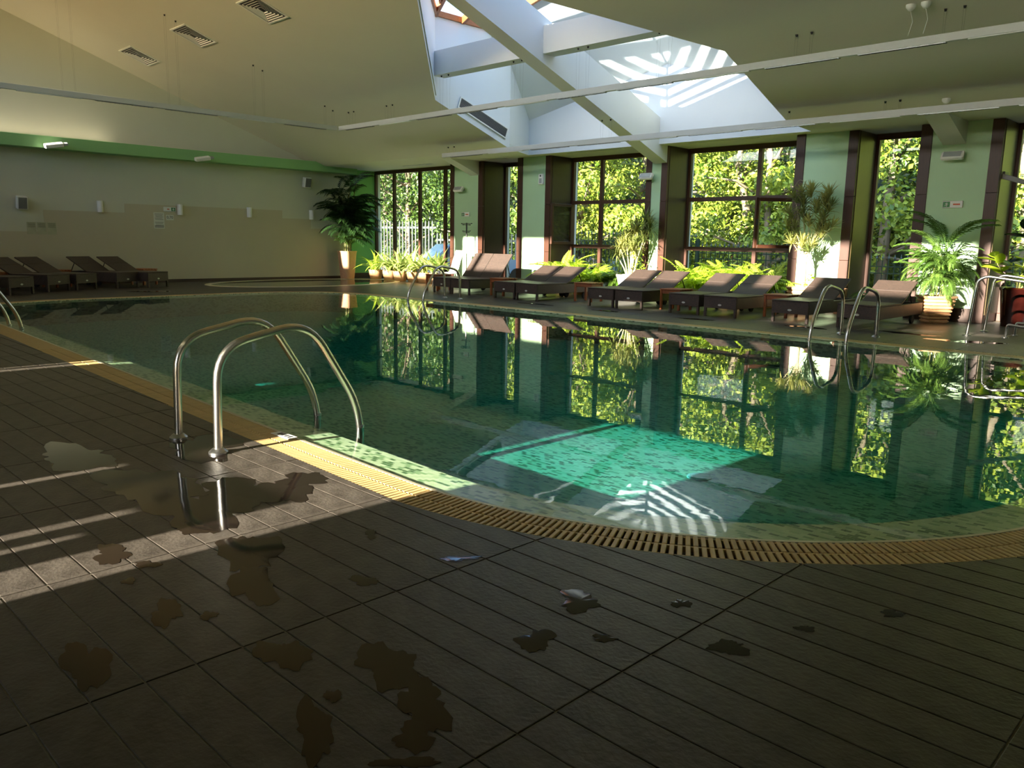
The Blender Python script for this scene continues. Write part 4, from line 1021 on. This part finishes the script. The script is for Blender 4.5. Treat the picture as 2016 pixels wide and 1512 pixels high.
# dracaena reflexa against the fourth pier
t = thing('song_dracaena', 'tall sprawling yellow-striped dracaena in ribbed clay pot, against the lit pier', 'plant', (-6.95, 14.93, 0))
pot(t, ribbed(.48, .24, .30, 8), 'ribbed_clay', 32, soil_r=.27, soil_z=.42)
tips = [(.02, .0, 2.25), (.28, .05, 2.1), (.42, -.02, 1.98), (-.28, -.05, 2.15), (-.36, -.05, 1.85), (-.12, -.02, 2.0), (.12, .05, 1.95), (.3, -.05, 1.78), (-.42, .0, 1.62), (-.22, -.08, 1.6), (.06, -.1, 1.7), (.44, 0, 1.6), (-.3, -.08, 1.38), (-.05, -.1, 1.32), (.12, -.12, 1.25), (.3, -.03, 1.5), (-.12, .02, 1.78), (.2, .0, 1.6), (.36, .02, 2.2), (-.15, 0, 2.25)]
for k, (dx, dy, z) in enumerate(tips):
    b = (.03*math.cos(k), .03*math.sin(k), .42)
    mb = MB(); mb.tube([b, (dx*.04, dy*.1, .95+.1*(k % 3)), (dx*.6, dy*.7, .95+(z-.95)*.6), (dx, dy, z)], [.011, .009, .006, .004], 5); mb.build('stem', 'pale_stem', t, smooth=True)
    put('leaf_rosette', ROS2[k % 2], t, (dx, dy, z), (R.uniform(-.5, .5), R.uniform(-.5, .5), k*1.1), R.uniform(.8, 1.15))
    put('leaf_rosette', ROS2[(k+1) % 2], t, (dx*.9, dy*.9, z-.1), (R.uniform(-.5, .5), R.uniform(-.5, .5), k*1.7), R.uniform(.7, 1.0))
mb = MB(); mb.tube(rnd([(0, 0, 2.2), (-.1, 0, 2.42), (-.25, 0, 2.5), (-.33, 0, 2.36)], .1, 4), [.004]*14, 4); mb.build('twig', 'pale_stem', t)
for q in range(14): put('leaf', VINE, t, (R.uniform(.05, .28), R.uniform(-.2, 0), R.uniform(.45, .75)), (0, R.uniform(-.6, .3), R.uniform(0, 6.28)), R.uniform(.8, 1.6))
# bromeliad
t = thing('bromeliad', 'small red-brown bromeliad standing behind a lounger back', 'plant', (-6.35, 15.2, 0))
pot(t, [(.09, 0), (.12, .4), (.13, .48), (.11, .48), (.1, .4)], 'terracotta', soil_r=.1, soil_z=.42)
BRO = mk_strap('leaf', 'bromeliad_leaf', .3, .03, .2, 1.1)
for q in range(14): put('leaf', BRO, t, (0, 0, .43), (0, R.uniform(-.1, .5), q*2.4), R.uniform(.7, 1.05))
# parlour palm
t = thing('parlour_palm', 'feathery green parlour palm in a ribbed clay pot, right pier', 'plant', (-4.58, 14.92, 0))
pot(t, ribbed(.46, .17, .25, 8), 'ribbed_clay', 32, 6, PI/4, soil_r=.22, soil_z=.4)
PF = [to_mesh(pinnate(.95, .25, 1.5, 22, .25, .036), 'frond', 'palm_leaf'), to_mesh(pinnate(.85, .5, 2.0, 20, .22, .036), 'frond', 'palm_leaf'), to_mesh(pinnate(.7, .8, 2.0, 18, .20, .034), 'frond', 'palm_leaf')]
for q in range(10):
    a = q*.63; P = [(.08*math.cos(a), .08*math.sin(a), .4), (.11*math.cos(a), .11*math.sin(a), .75), (.16*math.cos(a), .16*math.sin(a), R.uniform(.95, 1.2))]
    mb = MB(); mb.tube(P, [.009, .008, .006], 5); mb.build('cane', 'cane', t)
    for j in range(10):
        p = Vector(P[1]).lerp(Vector(P[2]), R.uniform(-.7, 1)); put('frond', PF[j % 3], t, p, (0, R.uniform(-.25, .3), R.uniform(-3.45, .3)), R.uniform(.5, .9))
for q in range(7):
    put('frond', PF[0], t, (R.uniform(-.05, .1), R.uniform(-.05, .05), R.uniform(1.0, 1.2)), (0, R.uniform(-.25, .0), R.uniform(-1.2, .9) if q % 2 else R.uniform(2, 4)), R.uniform(.95, 1.1))
# rubber plant
def oval():
    mb = MB(); n = 8; vs = []
    for i in range(n+1):
        u = i/n; w = .066*math.sin(PI*min(1, u*.96+.03))**.8; x = .30*u; z = -.05*u*u
        vs += [(x, -w, z+.014), (x, 0, z), (x, w, z+.014)]
    mb.add(vs, [f for i in range(n) for f in ((3*i, 3*i+1, 3*i+4, 3*i+3), (3*i+1, 3*i+2, 3*i+5, 3*i+4))]); return mb
OV = to_mesh(oval(), 'leaf', 'rubber_leaf'); OVD = to_mesh(oval(), 'leaf', 'dark_rubber_leaf')
t = thing('rubber_plant', 'rubber plant with large glossy leaves in dark red glazed pot', 'plant', (-3.50, 15.35, 0))
pot(t, [(.17, 0), (.19, .2), (.23, .58), (.25, .62), (.235, .64), (.21, .63), (.2, .55)], 'red_glaze', soil_r=.205, soil_z=.57)
for P in ([(.0, 0, .55), (.02, -.08, .72), (-.16, -.12, .82), (-.28, -.14, 1.0), (-.33, -.14, 1.12)], [(.03, 0, .55), (.05, 0, .9), (.1, .02, 1.3), (.05, .04, 1.55)], [(.0, .02, .55), (.2, -.05, .8), (.3, -.1, 1.05)]):
    mb = MB(); mb.tube(P, [.014, .012, .010, .008, .006][:len(P)], 6); mb.build('branch', 'cane', t, smooth=True)
    top = P[-1][2] > 1.3
    for q in range(16):
        u = .3+.7*q/15; i = min(len(P)-2, int(u*(len(P)-1))); w = u*(len(P)-1)-i; p = Vector(P[i]).lerp(Vector(P[i+1]), w)
        put('leaf', OVD if top else OV, t, p, (R.uniform(-.4, .4), R.uniform(-.7, .1), q*2.4+R.uniform(-.3, .3)), R.uniform(.95, 1.35))

# ------------------------------------------------------------------ outside: ground, fence, cars, trees, hill
m = MB(); m.add([(-60, 16.5, -.3), (25, 16.5, -.3), (25, 27, -.3), (-60, 27, -.3)], [(0, 1, 2, 3)]); m.build('ground_outside', 'asphalt', kind='structure')
m = MB(); gx = [-75+5*i for i in range(23)]; gy = [27+3*i for i in range(12)]
for i, x in enumerate(gx):
    for j, y in enumerate(gy): m.v.append((x, y, -.3 + (0 if j == 0 else .62*(y-27)+R.uniform(-.5, .5))))
m.f = [(i*12+j, (i+1)*12+j, (i+1)*12+j+1, i*12+j+1) for i in range(22) for j in range(11)]
m.build('hill', 'hill_soil', kind='structure', smooth=True)
fp = MB(); fp.tube([(0, 0, -.3), (0, 0, 1.18)], .012, 5); FPK = to_mesh(fp, 'picket', 'fence_metal', False)
sp = MB(); sp.lathe([(.012, 0), (.03, .02), (.018, .04), (.0, .13)], 6); sp.box(-.035, .035, -.006, .006, .015, .03); FSP = to_mesh(sp, 'spear_tip', 'white_fence', False)
RNG = MB(); RNG.tube([(.052*math.cos(a), 0, .052*math.sin(a)) for a in [2*PI*q/10 for q in range(11)]], .008, 4); FRG = to_mesh(RNG, 'ring', 'fence_metal', False)
def fence(lb, x0, x1, y, top, step=.14):
    t = thing('fence_panel', lb, 'fence', (x0, y, 0), 0, 'spear-topped metal fence outside'); L = x1-x0; dz = top-1.18
    k = 0
    while k*step < L:
        o = put('picket', FPK, t, (k*step, 0, dz)); put('spear_tip', FSP, o, (0, 0, 1.18)); k += 1
        if top > 1.3: put('ring', FRG, t, (k*step-step/2, 0, dz+.92))
    for z in (1.0, .84, .05):
        m = MB(); m.box(0, L, -.015, .015, dz+z-.012, dz+z+.012); m.build('rail', 'fence_metal', t)
    m = MB(); m.cbox(-.04, .04, -.04, .04, -.3, top+.2, .005); m.build('post', 'fence_metal', t)
fence('dark green spear fence section behind the open window', -19.0, -15.2, 20.2, 1.50)
fence('dark green spear fence section right of the open window', -15.2, -12.6, 20.2, 1.45)
fence('dark spear fence section behind the wide fern window', -12.6, -8.6, 20.2, 1.20)
fence('dark spear fence section behind the narrow right window', -8.6, -5.0, 20.2, .98)
fence('dark spear fence section at the far right window', -5.0, -1.0, 20.2, .98)
def picket(lb, x0, x1, y, top, n):
    t = thing('picket_fence', lb, 'fence', (x0, y, -.3), 0, 'pale picket fence outside the tall left window')
    mb = MB(); mb.prism([(-.032, -.012), (.032, -.012), (.032, .012), (-.032, .012)], 0, top+.3-.08); mb.add([(-.032, -.012, top+.22), (.032, -.012, top+.22), (.032, .012, top+.22), (-.032, .012, top+.22), (0, 0, top+.3)], [(0, 1, 4), (1, 2, 4), (2, 3, 4), (3, 0, 4)])
    pk = to_mesh(mb, 'picket', 'white_fence', False)
    for k in range(n): put('picket', pk, t, ((x1-x0)*k/n, 0, 0))
    for z in (.4, top): 
        m = MB(); m.box(0, x1-x0, .012, .04, z-.04, z+.04); m.build('rail', 'white_fence', t)
picket('pale taller picket fence outside the tall left window', -33.0, -26.3, 22.0, 2.05, 30)
picket('pale lower picket fence outside the tall left window, right part', -26.2, -21.4, 22.0, 1.55, 22)
def car(lb, loc, rz, paint):
    t = thing('parked_car', lb, 'car', loc, rz); m = MB()
    side = [(-2.1, .35), (-2.15, .7), (-1.95, .92), (-1.2, .98), (1.05, .92), (1.9, .80), (2.1, .6), (2.1, .35)]
    def extr(prof, w0, w1):
        n = len(prof); m.add([(x, -w0, z) for x, z in prof] + [(x, w0, z) for x, z in prof], [tuple(range(n)), tuple(range(2*n-1, n-1, -1))] + [((i+1) % n, i, n+i, n+(i+1) % n) for i in range(n)])
    extr(side, .85, .85); cab = [(-1.75, .93), (-1.2, 1.4), (-.7, 1.46), (.3, 1.44), (1.05, .9)]
    n = len(cab); m.add([(x, -.80+.25*(z-.9), z) for x, z in cab] + [(x, .80-.25*(z-.9), z) for x, z in cab], [tuple(range(n)), tuple(range(2*n-1, n-1, -1))] + [((i+1) % n, i, n+i, n+(i+1) % n) for i in range(n)])
    m.build('body', paint, t)
    for s in (-1, 1):
        for x0, x1, a, b in ((-1.5, -.45, -1.15, -.5), (-.38, .8, -.42, .25)):
            m = MB(); q = lambda x, z: (x, s*(.805-.25*(z-.9)), z); m.add([q(x0, .96), q(x1, .96), q(b, 1.38), q(a, 1.38)], [(0, 1, 2, 3)]); m.build('side_window', 'car_glass', t)
        for x in (-1.35, 1.3):
            m = MB(); n = 18; vs = [(x+.31*math.cos(2*PI*k/n), s*(.72+d), .31+.31*math.sin(2*PI*k/n)) for d in (0, .16) for k in range(n)]
            m.add(vs, [tuple(range(n)), tuple(range(2*n-1, n-1, -1))] + [(k, (k+1) % n, n+(k+1) % n, n+k) for k in range(n)]); m.build('wheel', 'rubber', t)
    m = MB(); m.add([(1.0, -.62, .95), (1.0, .62, .95), (.42, .6, 1.38), (.42, -.6, 1.38)], [(0, 1, 2, 3)]); m.build('windscreen', 'car_glass', t)
car('blue parked car beyond the fence behind the open window', (-18.6, 25.6, -.3), .1, 'car_blue')
car('blue parked car close outside the tall left window', (-21.3, 19.6, -.3), 1.2, 'car_blue')
car('red parked car behind the blue one beyond the fence', (-17.0, 29.0, -.3), .15, 'car_red')

def tree_mesh(h, spread, nleaf, seed, leaf=.17, crown0=.15):
    r = random.Random(seed); wood = MB(); P = [(0, 0, 0)]
    for k in range(1, 6): P.append((r.uniform(-.2, .2)*k*.5, r.uniform(-.2, .2)*k*.5, h*.8*k/5))
    wood.tube(P, [.18*(1-.15*k) for k in range(6)], 8)
    cl = []
    for k in range(46):
        z = h*(crown0 + (1-crown0)*r.random()); rr = spread*(.35+.65*math.sin(PI*min(1, (z/h-crown0+.12)/(1-crown0+.2))))*math.sqrt(r.random())
        a = r.uniform(0, 6.28); c = Vector((rr*math.cos(a), rr*math.sin(a), z)); cl.append((c, r.uniform(.45, .95)))
        if k % 3 == 0:
            i = min(4, max(1, int(z/h/.8*5))); b = Vector(P[i]); wood.tube([b*.9, b.lerp(c, .5)+Vector((0, 0, .1)), c], [.06, .04, .02], 5)
    lv = MB(); per = nleaf//len(cl)
    for c, rad in cl:
        for q in range(per):
            d = Vector((r.gauss(0, 1), r.gauss(0, 1), r.gauss(0, .7))).normalized()*rad*(r.random()**.4)
            p = c+d; s = leaf*r.uniform(.6, 1.25)
            nrm = (d.normalized()+Vector((r.uniform(-.8, .8), r.uniform(-.8, .8), r.uniform(-.2, .9)))).normalized()
            u = nrm.orthogonal().normalized(); u = (Matrix.Rotation(r.uniform(0, 6.28), 3, nrm) @ u); w = nrm.cross(u)
            lv.add([p-u*s*.5, p+w*s*.32+nrm*s*.08, p+u*s*.5, p-w*s*.32+nrm*s*.08], [(0, 1, 2), (0, 2, 3)])
    return to_mesh(wood, 'trunk', 'tree_bark'), lv
TM = []
for k, (h, s_, nl, mt) in enumerate(((8.5, 2.6, 9000, 'tree_leaf'), (10.5, 3.0, 10500, 'tree_leaf'), (7.0, 2.8, 8500, 'tree_leaf'), (9.5, 2.8, 9500, 'tree_leaf_dark'))):
    wd, lv = tree_mesh(h, s_, nl, 50+k, crown0=.06); TM.append((wd, to_mesh(lv, 'crown', mt, False)))
trees = [(-36, 26.5, 3), (-32.5, 25.5, 3), (-29.5, 26.8, 3), (-26.8, 24.8, 3), (-24.4, 27.0, 3), (-22.4, 25.2, 0), (-20.0, 24.0, 0), (-18.3, 26.2, 2), (-16.4, 24.6, 1), (-14.4, 25.8, 0), (-12.6, 24.4, 2), (-10.8, 25.8, 1), (-9.0, 24.3, 0), (-7.2, 25.6, 3), (-5.4, 24.2, 2), (-3.6, 25.4, 1), (-1.6, 24.4, 0), (.6, 25.6, 3),
         (-34, 31, 1), (-28, 31.5, 1), (-22.5, 31, 3), (-18, 31, 1), (-13.5, 31, 3), (-9.5, 31, 1), (-5.5, 30.5, 3), (-1.5, 31, 1), (-40, 29, 3)]
ords = ['first', 'second', 'third', 'fourth', 'fifth', 'sixth', 'seventh', 'eighth', 'ninth', 'tenth', 'eleventh', 'twelfth', 'thirteenth', 'fourteenth', 'fifteenth', 'sixteenth', 'seventeenth', 'eighteenth']
for k, (x, y, q) in enumerate(trees):
    kind = 'sunlit yellow-green leafy tree' if q < 3 else 'darker green leafy tree'
    lb = '%s outside, %s from the left in the front row' % (kind, ords[k]) if k < 18 else '%s outside on the rising slope, %s from the left behind' % (kind, ords[k-18])
    t = thing('leafy_tree', lb, 'tree', (x, y, -.4 + max(0, .62*(y-27))), R.uniform(0, 6.28), 'trees outside the windows')
    sc = R.uniform(.92, 1.12); t.scale = (sc, sc, sc)
    put('trunk', TM[q][0], t); put('crown', TM[q][1], t)
